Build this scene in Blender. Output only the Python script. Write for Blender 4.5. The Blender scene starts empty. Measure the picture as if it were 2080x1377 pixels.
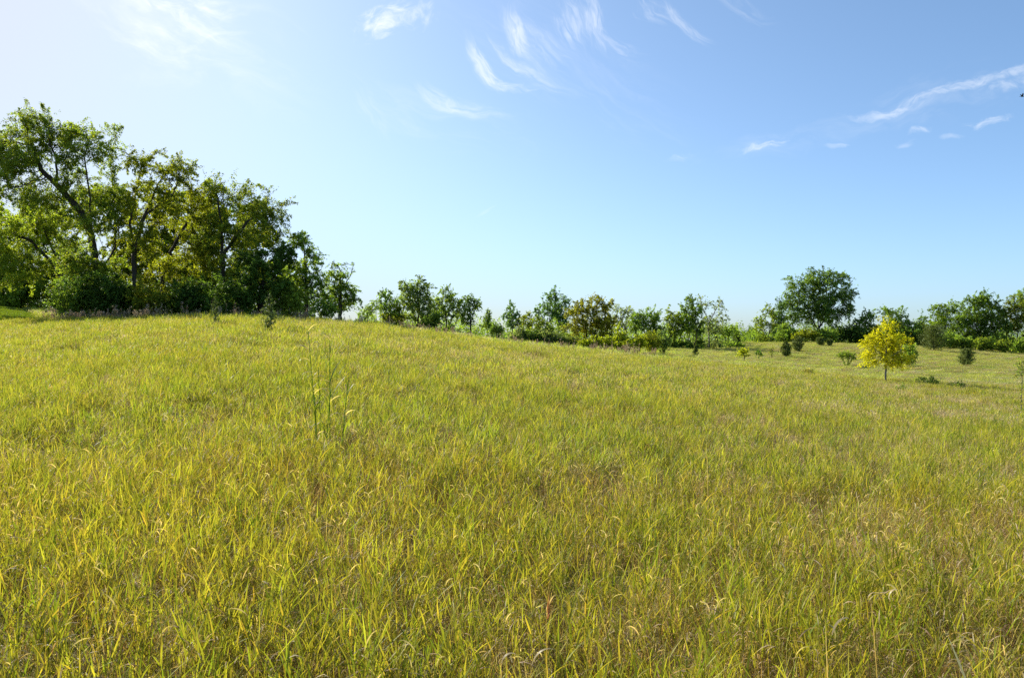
import bpy, math, random
import numpy as np
from mathutils import Vector

# ------------------------------------------------------------------ camera, light, exposure
sc = bpy.context.scene
COL = sc.collection
CAM_Z = 1.65
FP = 1587.0            # focal length in pixels of the 2080 px wide photograph
HX, HY = 1040.0, 688.0

cam_d = bpy.data.cameras.new("camera")
cam_d.sensor_width = 36.0
cam_d.lens = 36.0 * FP / 2080.0
cam_d.clip_start = 0.05
cam_d.clip_end = 20000.0
cam = bpy.data.objects.new("camera", cam_d)
cam.location = (0, 0, CAM_Z)
cam.rotation_euler = (math.radians(90), 0, 0)
COL.objects.link(cam)
sc.camera = cam

SUN_AZ = math.radians(-50.0)     # measured from the view direction (+Y), negative = to the left
SUN_EL = math.radians(31.0)
SKY_STRENGTH = 0.15
sun_d = bpy.data.lights.new("sun", 'SUN')
sun_d.energy = 5.0
sun_d.angle = math.radians(0.53)
sun_d.color = (1.0, 0.93, 0.80)
sun = bpy.data.objects.new("sun", sun_d)
sv = Vector((math.sin(SUN_AZ) * math.cos(SUN_EL), math.cos(SUN_AZ) * math.cos(SUN_EL), math.sin(SUN_EL)))
sun.rotation_euler = sv.to_track_quat('Z', 'Y').to_euler()
sun.location = (-40, 20, 60)
COL.objects.link(sun)

sc.render.engine = 'CYCLES'
sc.view_settings.view_transform = 'Standard'
sc.view_settings.look = 'None'
sc.view_settings.exposure = 1.0
sc.view_settings.gamma = 1.0
sc.view_settings.use_curve_mapping = False
sc.cycles.max_bounces = 8
sc.cycles.diffuse_bounces = 4
sc.cycles.glossy_bounces = 1
sc.cycles.transmission_bounces = 4
sc.cycles.transparent_max_bounces = 6
sc.cycles.sample_clamp_indirect = 6.0
sc.cycles.use_denoising = False

world = bpy.data.worlds.new("World")
sc.world = world
world.use_nodes = True
wt = world.node_tree
wt.nodes.clear()
WN, WL = wt.nodes, wt.links


def wm(op, a, b=None, c=None, clamp=False):
    n = WN.new('ShaderNodeMath')
    n.operation = op
    n.use_clamp = clamp
    for i, v in enumerate((a, b, c)):
        if v is None:
            continue
        if isinstance(v, (int, float)):
            n.inputs[i].default_value = v
        else:
            WL.new(v, n.inputs[i])
    return n.outputs[0]


def wsmooth(v, lo, hi):
    n = WN.new('ShaderNodeMapRange')
    n.interpolation_type = 'SMOOTHSTEP'
    WL.new(v, n.inputs['Value'])
    n.inputs['From Min'].default_value = lo
    n.inputs['From Max'].default_value = hi
    return n.outputs['Result']


sky = WN.new('ShaderNodeTexSky')
sky.sky_type = 'NISHITA'
sky.sun_disc = False
sky.sun_elevation = SUN_EL
sky.sun_rotation = SUN_AZ
sky.altitude = 250
sky.air_density = 0.6
sky.dust_density = 1.5
sky.ozone_density = 5.0
tc = WN.new('ShaderNodeTexCoord')
sep = WN.new('ShaderNodeSeparateXYZ')
WL.new(tc.outputs['Generated'], sep.inputs[0])
dx, dy, dz = sep.outputs
dyc = wm('MAXIMUM', dy, 0.02)
TU = wm('DIVIDE', dx, dyc)
TV = wm('DIVIDE', dz, dyc)
front = wsmooth(dy, 0.05, 0.2)
for wsc, amp in ((9.0, 0.035), (26.0, 0.016)):
    cv_ = WN.new('ShaderNodeCombineXYZ')
    WL.new(TU, cv_.inputs[0])
    WL.new(TV, cv_.inputs[1])
    nzw = WN.new('ShaderNodeTexNoise')
    nzw.inputs['Scale'].default_value = wsc
    nzw.inputs['Detail'].default_value = 3.0
    WL.new(cv_.outputs[0], nzw.inputs['Vector'])
    sw = WN.new('ShaderNodeSeparateXYZ')
    WL.new(nzw.outputs['Color'], sw.inputs[0])
    TU = wm('ADD', TU, wm('MULTIPLY', wm('SUBTRACT', sw.outputs[0], 0.5), amp))
    TV = wm('ADD', TV, wm('MULTIPLY', wm('SUBTRACT', sw.outputs[1], 0.5), amp))


def wisp(px, py, ang, length, width, bend, strength, stretch=5.0, freq=20.0, lo=0.35, hi=0.75, seed=0.0):
    """One cirrus wisp: a bent streak about a sky direction, broken up by noise drawn out along it."""
    cu, cv = (px - HX) / FP, (HY - py) / FP
    L, Wd = 1.3 * length / FP, 1.7 * width / FP
    a = math.radians(ang)
    ca, sa = math.cos(a), math.sin(a)
    u = wm('SUBTRACT', TU, cu)
    v = wm('SUBTRACT', TV, cv)
    s = wm('ADD', wm('MULTIPLY', u, ca), wm('MULTIPLY', v, sa))
    t0 = wm('SUBTRACT', wm('MULTIPLY', v, ca), wm('MULTIPLY', u, sa))
    t = wm('SUBTRACT', t0, wm('MULTIPLY', wm('MULTIPLY', s, s), bend / L))
    sn = wm('DIVIDE', s, L)
    tn = wm('DIVIDE', t, Wd)
    r2 = wm('ADD', wm('MULTIPLY', sn, sn), wm('MULTIPLY', tn, tn))
    mask = wm('POWER', wsmooth(wm('MULTIPLY', r2, -1.0), -1.25, 0.2), 1.6)
    cmb = WN.new('ShaderNodeCombineXYZ')
    WL.new(wm('MULTIPLY', s, freq), cmb.inputs[0])
    WL.new(wm('MULTIPLY', t, freq * stretch), cmb.inputs[1])
    cmb.inputs[2].default_value = seed
    nz = WN.new('ShaderNodeTexNoise')
    nz.inputs['Scale'].default_value = 1.0
    nz.inputs['Detail'].default_value = 6.0
    nz.inputs['Roughness'].default_value = 0.62
    nz.inputs['Distortion'].default_value = 0.7
    WL.new(cmb.outputs[0], nz.inputs['Vector'])
    nn = wsmooth(wm('ADD', nz.outputs[0], wm('MULTIPLY', wm('SUBTRACT', mask, 0.75), 0.36)), lo + .04, hi + .16)
    return wm('MULTIPLY', wm('MULTIPLY', mask, nn), strength * .82)


WISPS = [
    # px, py, angle, half length, half width, bend, strength, stretch, freq
    (355, 25, -28, 190, 90, 0.0, 1.1, 2.6, 14, .38, .72, 1.3),
    (300, 80, -30, 110, 40, 0.0, .55, 3.0, 18, .38, .75, 4.1),
    (440, 55, 10, 90, 45, 0.0, .5, 2.5, 18, .38, .75, 5.2),
    (790, 32, 22, 85, 42, 0.0, .95, 1.5, 34, .36, .62, 2.2),
    (865, 18, 60, 45, 28, 0.0, .55, 1.6, 34, .36, .66, 8.2),
    (770, 62, 25, 60, 22, 0.0, .45, 1.6, 38, .40, .66, 3.7),
    (978, 132, -56, 66, 18, 0.25, .85, 4.5, 26, .20, .60, 6.1),
    (1035, 172, -14, 90, 10, 0.35, .5, 4.0, 24, .25, .65, 6.6),
    (1065, 142, -32, 110, 11, 0.30, .55, 5.0, 22, .25, .65, 7.4),
    (1047, 72, -74, 58, 18, 0.25, .7, 4.5, 26, .20, .62, 9.1),
    (1090, 105, -44, 95, 42, 0.2, .38, 5.0, 22, .35, .75, 9.9),
    (1152, 52, -68, 62, 30, 0.2, .55, 5.0, 24, .30, .70, 11.3),
    (1200, 35, -78, 80, 22, 0.25, .62, 5.0, 24, .28, .70, 12.8),
    (1255, 92, -27, 100, 16, 0.3, .36, 5.0, 22, .30, .70, 13.3),
    (1325, 20, -45, 70, 28, 0.2, .34, 5.0, 24, .35, .72, 14.7),
    (1385, 48, -48, 70, 12, 0.3, .45, 5.0, 24, .25, .66, 15.2),
    (1500, 10, -30, 90, 22, 0.2, .2, 5.0, 22, .35, .72, 15.9),
    (925, 215, -22, 110, 17, 0.25, .68, 4.0, 24, .22, .66, 16.2),
    (755, 225, -55, 80, 25, 0.1, .2, 4.0, 20, .3, .7, 17.7),
    (1795, 226, 8, 105, 9, 0.0, .45, 3.2, 34, .26, .60, 18.1),
    (1910, 190, 18, 125, 11, 0.0, .5, 2.6, 38, .31, .62, 19.4),
    (2040, 152, 14, 140, 9, 0.0, .45, 3.0, 36, .25, .60, 20.9),
    (2050, 172, 10, 80, 13, 0.0, .55, 2.0, 40, .38, .66, 21.5),
    (1548, 304, 13, 72, 9, 0.0, .6, 2.6, 44, .34, .62, 22.6),
    (2012, 244, 8, 56, 10, 0.0, .6, 3.0, 34, .28, .62, 23.4),
    (1865, 265, 6, 36, 7, 0.0, .5, 2.5, 40, .28, .62, 24.8),
    (1700, 297, 8, 22, 6, 0.0, .4, 2.5, 44, .28, .62, 25.3),
    (1835, 287, 5, 30, 6, 0.0, .3, 2.5, 44, .3, .64, 25.9),
    (1930, 275, 5, 36, 5, 0.0, .25, 2.5, 44, .3, .64, 26.7),
    (1380, 314, 0, 40, 9, 0.0, .25, 2.0, 44, .34, .64, 27.5),
    (983, 427, 34, 28, 4, 0.0, .3, 3.0, 40, .2, .6, 28.2),
    # thin veils
    (380, 60, -24, 330, 110, 0.0, .42, 3.0, 9, .30, .70, 41.0),
    (1130, 110, -34, 380, 110, 0.1, .14, 5.0, 11, .34, .74, 42.0),
    (900, 240, -20, 260, 60, 0.1, .20, 4.0, 12, .34, .74, 43.0),
    (1900, 200, 14, 330, 46, 0.0, .20, 3.0, 14, .34, .72, 44.0),
    (1560, 300, 8, 200, 26, 0.0, .16, 3.0, 18, .34, .72, 45.0),
    # more of the same high cirrus outside the picture
    (-500, -350, -30, 420, 150, 0.1, .6, 4.0, 8, .36, .72, 31.2),
    (900, -420, -40, 480, 120, 0.2, .5, 5.0, 8, .36, .72, 33.2),
    (2700, -120, 15, 360, 70, 0.0, .5, 3.0, 14, .36, .7, 35.2),
]
tot = None
for w in WISPS:
    o = wisp(*w)
    tot = o if tot is None else wm('ADD', tot, o)
cl = wm('MULTIPLY', wm('MINIMUM', tot, 0.95), front)
mixc = WN.new('ShaderNodeMix')
mixc.data_type = 'RGBA'
WL.new(cl, mixc.inputs['Factor'])
gam = WN.new('ShaderNodeGamma')
gam.inputs['Gamma'].default_value = 0.85
WL.new(sky.outputs[0], gam.inputs['Color'])
hs_ = WN.new('ShaderNodeHueSaturation')
hs_.inputs['Saturation'].default_value = 1.06
wb_ = WN.new('ShaderNodeVectorMath')
wb_.operation = 'MULTIPLY'
wb_.inputs[1].default_value = (1.08, 1.095, 1.0)
WL.new(gam.outputs[0], wb_.inputs[0])
WL.new(wb_.outputs[0], hs_.inputs['Color'])
# highlight shoulder: the glare round the sun rolls off instead of clipping to white
sr_ = WN.new('ShaderNodeSeparateColor')
WL.new(hs_.outputs[0], sr_.inputs[0])
rk = wm('DIVIDE', sr_.outputs[0], 0.78 / (SKY_STRENGTH * 2 ** sc.view_settings.exposure))
shl = wm('POWER', wm('ADD', wm('POWER', rk, 4.0), 1.0), -0.25)
vs_ = WN.new('ShaderNodeVectorMath')
vs_.operation = 'SCALE'
WL.new(hs_.outputs[0], vs_.inputs[0])
WL.new(shl, vs_.inputs['Scale'])
SKYOUT = vs_.outputs[0]
WL.new(SKYOUT, mixc.inputs['A'])
mixc.inputs['B'].default_value = (3.9, 4.0, 4.15, 1)
bg = WN.new('ShaderNodeBackground')
bg.inputs['Strength'].default_value = SKY_STRENGTH
WL.new(mixc.outputs['Result'], bg.inputs['Color'])
wo = WN.new('ShaderNodeOutputWorld')
WL.new(bg.outputs[0], wo.inputs['Surface'])

# ------------------------------------------------------------------ helpers
RNG = np.random.default_rng(11)


def vnoise(x, y, seed=0):
    """Smooth value noise in 0..1."""
    x = np.asarray(x, float) + seed * 37.13
    y = np.asarray(y, float) - seed * 91.71
    xi, yi = np.floor(x).astype(np.int64), np.floor(y).astype(np.int64)
    fx, fy = x - xi, y - yi
    fx, fy = fx * fx * (3 - 2 * fx), fy * fy * (3 - 2 * fy)

    def h(a, b):
        n = (a * 374761393 + b * 668265263 + seed * 1442695) & 0xFFFFFFFF
        n = ((n ^ (n >> 13)) * 1274126177) & 0xFFFFFFFF
        return ((n ^ (n >> 16)) & 0xFFFF) / 65535.0
    return (h(xi, yi) * (1 - fx) + h(xi + 1, yi) * fx) * (1 - fy) + (h(xi, yi + 1) * (1 - fx) + h(xi + 1, yi + 1) * fx) * fy


def fbm(x, y, seed=0, octv=3):
    s, a, t = 0, 1.0, 0
    for k in range(octv):
        s = s + a * vnoise(np.asarray(x) * 2 ** k, np.asarray(y) * 2 ** k, seed + k)
        t += a
        a *= 0.5
    return s / t


def build_mesh(name, V, F, C=None, mat=None, smooth=True, parent=None, link=True):
    """V (n,3), F list of faces or (m,k) array; C per-vertex colours."""
    me = bpy.data.meshes.new(name)
    V = np.asarray(V, np.float32)
    me.vertices.add(len(V))
    me.vertices.foreach_set('co', V.ravel())
    if isinstance(F, np.ndarray):
        k = F.shape[1]
        flat = F.astype(np.int32).ravel()
        starts = np.arange(0, len(flat), k, dtype=np.int32)
        totals = np.full(len(F), k, np.int32)
    else:
        totals = np.array([len(f) for f in F], np.int32)
        flat = np.array([i for f in F for i in f], np.int32)
        starts = np.concatenate([[0], np.cumsum(totals)[:-1]]).astype(np.int32)
    me.loops.add(len(flat))
    me.loops.foreach_set('vertex_index', flat)
    me.polygons.add(len(totals))
    me.polygons.foreach_set('loop_start', starts)
    me.polygons.foreach_set('loop_total', totals)
    me.update(calc_edges=True)
    if smooth:
        me.polygons.foreach_set('use_smooth', np.ones(len(totals), bool))
    if C is not None:
        at = me.color_attributes.new('col', 'FLOAT_COLOR', 'POINT')
        C = np.asarray(C, np.float32)
        if C.shape[1] == 3:
            C = np.concatenate([C, np.ones((len(C), 1), np.float32)], 1)
        at.data.foreach_set('color', C.ravel())
    if mat is not None:
        me.materials.append(mat)
    ob = bpy.data.objects.new(name, me)
    if link:
        COL.objects.link(ob)
    if parent is not None:
        ob.parent = parent
    return ob


def tag(o, label=None, cat=None, group=None, kind=None):
    if label:
        o['label'] = label
    if cat:
        o['category'] = cat
    if group:
        o['group'] = group
    if kind:
        o['kind'] = kind
    return o


def empty(name, loc):
    o = bpy.data.objects.new(name, None)
    o.empty_display_size = 0.3
    o.location = loc
    COL.objects.link(o)
    return o


# ------------------------------------------------------------------ materials
def leaf_material(name, trans=0.45, rough=0.5, spec=0.35, tcol=(1.35, 1.25, 0.55), hue_noise=None, inst_var=False):
    m = bpy.data.materials.new(name)
    m.use_nodes = True
    nt = m.node_tree
    N, L = nt.nodes, nt.links
    N.clear()
    out = N.new('ShaderNodeOutputMaterial')
    at = N.new('ShaderNodeAttribute')
    at.attribute_name = 'col'
    col = at.outputs['Color']
    if inst_var:
        oi = N.new('ShaderNodeObjectInfo')
        hsv = N.new('ShaderNodeHueSaturation')
        mr = N.new('ShaderNodeMapRange')
        L.new(oi.outputs['Random'], mr.inputs['Value'])
        mr.inputs['To Min'].default_value = 0.78
        mr.inputs['To Max'].default_value = 1.22
        L.new(mr.outputs[0], hsv.inputs['Value'])
        mr2 = N.new('ShaderNodeMapRange')
        wn = N.new('ShaderNodeTexWhiteNoise')
        wn.noise_dimensions = '1D'
        L.new(oi.outputs['Random'], wn.inputs['W'])
        L.new(wn.outputs['Value'], mr2.inputs['Value'])
        mr2.inputs['To Min'].default_value = 0.478
        mr2.inputs['To Max'].default_value = 0.518
        L.new(mr2.outputs[0], hsv.inputs['Hue'])
        L.new(col, hsv.inputs['Color'])
        col = hsv.outputs['Color']
    if hue_noise:
        # broad patches of the field: drier or greener ground cover
        geo = N.new('ShaderNodeNewGeometry')
        nz = N.new('ShaderNodeTexNoise')
        nz.inputs['Scale'].default_value = hue_noise[0]
        nz.inputs['Detail'].default_value = 3
        L.new(geo.outputs['Position'], nz.inputs['Vector'])
        mr = N.new('ShaderNodeMapRange')
        L.new(nz.outputs[0], mr.inputs['Value'])
        mr.inputs['From Min'].default_value = 0.35
        mr.inputs['From Max'].default_value = 0.65
        mx = N.new('ShaderNodeMix')
        mx.data_type = 'RGBA'
        mx.blend_type = 'MULTIPLY'
        mx.inputs['B'].default_value = (*hue_noise[1], 1)
        L.new(mr.outputs[0], mx.inputs['Factor'])
        L.new(col, mx.inputs['A'])
        col = mx.outputs['Result']
    pb = N.new('ShaderNodeBsdfPrincipled')
    pb.inputs['Roughness'].default_value = rough
    pb.inputs['Specular IOR Level'].default_value = spec
    L.new(col, pb.inputs['Base Color'])
    tr = N.new('ShaderNodeBsdfTranslucent')
    mul = N.new('ShaderNodeMix')
    mul.data_type = 'RGBA'
    mul.blend_type = 'MULTIPLY'
    mul.inputs['Factor'].default_value = 1
    mul.inputs['B'].default_value = (*tcol, 1)
    L.new(col, mul.inputs['A'])
    L.new(mul.outputs['Result'], tr.inputs['Color'])
    mix = N.new('ShaderNodeMixShader')
    mix.inputs[0].default_value = trans
    L.new(pb.outputs[0], mix.inputs[1])
    L.new(tr.outputs[0], mix.inputs[2])
    L.new(mix.outputs[0], out.inputs['Surface'])
    return m


def noise_material(name, colors, scale, rough=0.9, bump=0.3, scale2=None):
    m = bpy.data.materials.new(name)
    m.use_nodes = True
    nt = m.node_tree
    N, L = nt.nodes, nt.links
    pb = N['Principled BSDF']
    geo = N.new('ShaderNodeNewGeometry')
    nz = N.new('ShaderNodeTexNoise')
    nz.inputs['Scale'].default_value = scale
    nz.inputs['Detail'].default_value = 8
    nz.inputs['Roughness'].default_value = 0.65
    L.new(geo.outputs['Position'], nz.inputs['Vector'])
    cr = N.new('ShaderNodeValToRGB')
    el = cr.color_ramp.elements
    for i, (p, c) in enumerate(colors):
        e = el[i] if i < 2 else el.new(p)
        e.position = p
        e.color = (*c, 1)
    L.new(nz.outputs[0], cr.inputs[0])
    L.new(cr.outputs[0], pb.inputs['Base Color'])
    pb.inputs['Roughness'].default_value = rough
    pb.inputs['Specular IOR Level'].default_value = 0.15
    b = N.new('ShaderNodeBump')
    b.inputs['Strength'].default_value = bump
    b.inputs['Distance'].default_value = 0.05
    L.new(nz.outputs[0], b.inputs['Height'])
    L.new(b.outputs[0], pb.inputs['Normal'])
    return m


M_BARK = noise_material("bark", [(0.3, (0.028, 0.022, 0.016)), (0.7, (0.075, 0.06, 0.046))], 9.0, bump=0.6)
M_BARK_GREY = noise_material("grey_bark", [(0.3, (0.12, 0.105, 0.09)), (0.7, (0.26, 0.24, 0.21))], 9.0, bump=0.5)
M_LEAF = leaf_material("leaf", trans=0.56, rough=0.55, spec=0.12, tcol=(1.58, 1.55, 0.5), inst_var=False)
M_NEEDLE = leaf_material("needle", trans=0.3, rough=0.6, spec=0.2, tcol=(1.3, 1.2, 0.5))
M_GRASS = leaf_material("grass_blade", trans=0.54, rough=0.5, spec=0.13, tcol=(1.27, 1.25, 0.50), inst_var=True)
M_LAWN = leaf_material("lawn_blade", trans=0.5, rough=0.5, spec=0.25, tcol=(1.2, 1.25, 0.45), inst_var=True)
M_PLUME = leaf_material("seed_plume", trans=0.35, rough=0.8, spec=0.1, tcol=(1.1, 1.05, 0.9), inst_var=True)
M_GROUND = noise_material("soil_and_thatch", [(0.25, (0.09, 0.08, 0.03)), (0.5, (0.17, 0.165, 0.045)), (0.75, (0.26, 0.235, 0.09))], 3.0, bump=0.8)
M_LAWN_GROUND = noise_material("lawn_turf", [(0.3, (0.06, 0.09, 0.014)), (0.7, (0.10, 0.14, 0.02))], 2.0, bump=0.5)

# ------------------------------------------------------------------ terrain
GH = 0.53     # height of the grass canopy used when reading the skyline of the field
PXS = np.array([-400, 0, 200, 420, 620, 760, 900, 1050, 1200, 1330, 1500, 1650, 1800, 1950, 2080, 2500], float)
DEP = np.array([0, 5, 10, 20, 30, 40, 50, 65, 80, 110, 150, 250, 600, 2500], float)
# depth of the grass tops below eye level
HT = np.array([
    [1.25, 1.20, 1.00, .45, -.10, -.65, -1.45, -2.85, -3.8, -4.9, -5.2, -3.0, 0.5, 3],
    [1.25, 1.20, 1.00, .40, -.20, -.78, -1.50, -2.85, -3.8, -4.9, -5.2, -3.0, 0.5, 3],
    [1.25, 1.20, .95, .25, -.45, -1.18, -1.40, -1.7, -2.1, -3.0, -3.5, -2.0, 0.5, 3],
    [1.25, 1.20, .90, .15, -.60, -1.38, -1.55, -1.4, -1.3, -1.3, -1.5, -1.0, 1, 3],
    [1.25, 1.20, .92, .20, -.50, -1.20, -1.35, -1.2, -1.1, -1.0, -1.0, -.5, 1, 3],
    [1.25, 1.20, .97, .35, -.30, -.90, -1.10, -1.15, -1.1, -1.0, -.8, 0, 1.5, 3],
    [1.25, 1.22, 1.05, .60, .10, -.33, -.48, -.60, -.70, -.7, -.5, .5, 1.5, 3],
    [1.25, 1.23, 1.12, .80, .48, .18, .17, .20, .20, .1, .3, 1, 1.8, 3],
    [1.25, 1.25, 1.18, 1.0, .80, .66, .60, .60, .60, .5, .6, 1.2, 2, 3],
    [1.25, 1.26, 1.25, 1.15, 1.05, .97, .92, .87, .77, .4, .5, 1.2, 2, 3],
    [1.25, 1.28, 1.32, 1.30, 1.25, 1.27, 1.28, 1.20, .95, .14, .3, 1.2, 2, 3],
    [1.25, 1.30, 1.40, 1.55, 1.65, 1.70, 1.70, 1.60, 1.30, .10, .3, 1.2, 2, 3],
    [1.25, 1.30, 1.47, 1.85, 2.08, 2.18, 2.15, 1.95, 1.52, .35, .5, 1.2, 2, 3],
    [1.25, 1.30, 1.50, 1.98, 2.28, 2.40, 2.40, 2.20, 1.80, .90, .9, 1.4, 2, 3],
    [1.25, 1.30, 1.50, 2.00, 2.35, 2.50, 2.50, 2.35, 2.05, 1.40, 1.3, 1.6, 2, 3],
    [1.25, 1.30, 1.50, 2.00, 2.40, 2.60, 2.60, 2.50, 2.30, 1.70, 1.6, 1.8, 2, 3],
])
US = (PXS - HX) / FP


def hermite(xs, k, x):
    """indices and cubic (Catmull-Rom, non uniform) weights for value x on knots xs."""
    n = len(xs)
    x = np.clip(x, xs[0], xs[-1])
    i = np.clip(np.searchsorted(xs, x, side='right') - 1, 0, n - 2)
    return i, (x - xs[i]) / (xs[i + 1] - xs[i])


def slopes(xs, T):
    """limited slopes along axis 0 of T."""
    d = (T[1:] - T[:-1]) / (xs[1:] - xs[:-1])[:, None]
    m = np.zeros_like(T)
    m[1:-1] = np.where(d[1:] * d[:-1] > 0, 2 * d[1:] * d[:-1] / (d[1:] + d[:-1] + 1e-12 * np.sign(d[1:] + d[:-1] + 1e-20)), 0)
    m[0], m[-1] = d[0], 0
    return m


MD = slopes(DEP, HT.T).T


def ground(X, Y):
    X = np.asarray(X, float)
    Y = np.asarray(Y, float)
    Yc = np.maximum(Y, 0.0)
    u = X / np.maximum(Y, 2.0)
    j, t = hermite(DEP, None, Yc)
    dxj = DEP[j + 1] - DEP[j]
    h00, h10 = 2 * t ** 3 - 3 * t ** 2 + 1, t ** 3 - 2 * t ** 2 + t
    h01, h11 = -2 * t ** 3 + 3 * t ** 2, t ** 3 - t ** 2
    i, s = hermite(US, None, u)
    s = s * s * (3 - 2 * s) * 0.5 + s * 0.5

    def row(ii):
        return h00 * HT[ii, j] + h10 * dxj * MD[ii, j] + h01 * HT[ii, j + 1] + h11 * dxj * MD[ii, j + 1]
    h = row(i) * (1 - s) + row(i + 1) * s
    b = (fbm(X * 0.35, Y * 0.35, 5) - 0.5) * 0.16 * np.clip(Yc / 4, 0.3, 1)
    return CAM_Z - h - GH + b


def gz(X, Y):
    return float(ground(np.array([X]), np.array([Y]))[0])


def world_x(px, Y):
    return (px - HX) / FP * Y


def world_z(py, Y):
    return CAM_Z + (HY - py) / FP * Y


def axis(pos, neg, n, e=3.2):
    a = np.linspace(0, 1, n)
    p = np.sinh(a * e) / math.sinh(e)
    return np.concatenate([-(p[:0:-1]) * neg, p * pos])


GX = axis(1600, 1600, 130, 6.0)
GY = np.concatenate([np.linspace(-60, -2, 20), np.geomspace(2.3, 2500, 230) - 2.3])
gx, gy = np.meshgrid(GX, GY)
gzv = ground(gx.ravel(), gy.ravel())
Vg = np.stack([gx.ravel(), gy.ravel(), gzv], 1)
nx, ny = len(GX), len(GY)
ii = (np.arange(ny - 1)[:, None] * nx + np.arange(nx - 1)[None, :]).ravel()
Fg = np.stack([ii, ii + 1, ii + 1 + nx, ii + nx], 1)
tag(build_mesh('ground', Vg, Fg, mat=M_GROUND), kind='structure')


def in_lawn(X, Y):
    """mown strip beside the wood at the far left."""
    px = HX + X / np.maximum(Y, 1) * FP
    return (Y > 47.5 + np.sin(X * 0.6) * 0.5) & (Y < 110) & (px < 112 - (Y - 47) * 1.5 + np.sin(Y * 0.8) * 8)


# lawn sheet a little above the ground
lx, ly = np.meshgrid(np.linspace(-95, -26, 90), np.linspace(46, 112, 90))
keep = in_lawn(lx, ly)
Vl = np.stack([lx.ravel(), ly.ravel(), ground(lx.ravel(), ly.ravel()) + 0.03], 1)
n0 = 90
ii = (np.arange(n0 - 1)[:, None] * n0 + np.arange(n0 - 1)[None, :]).ravel()
Fl = np.stack([ii, ii + 1, ii + 1 + n0, ii + n0], 1)
kk = keep.ravel()
Fl = Fl[kk[Fl].all(1)]
used = np.unique(Fl)
rm = np.zeros(len(Vl), int)
rm[used] = np.arange(len(used))
tag(build_mesh('lawn', Vl[used], rm[Fl], mat=M_LAWN_GROUND), kind='structure')

# ------------------------------------------------------------------ grass
GREEN = [(.145, .20, .022), (.205, .24, .026), (.26, .267, .032), (.315, .30, .045)]
YELL = [(.31, .31, .04), (.37, .335, .05), (.37, .28, .05)]
TAN = [(.48, .37, .23), (.54, .44, .30), (.40, .30, .18), (.47, .35, .20)]
BROWN = [(.23, .14, .06), (.17, .10, .045), (.32, .19, .085)]
PALE = [(.62, .54, .40), (.55, .46, .32)]


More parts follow.
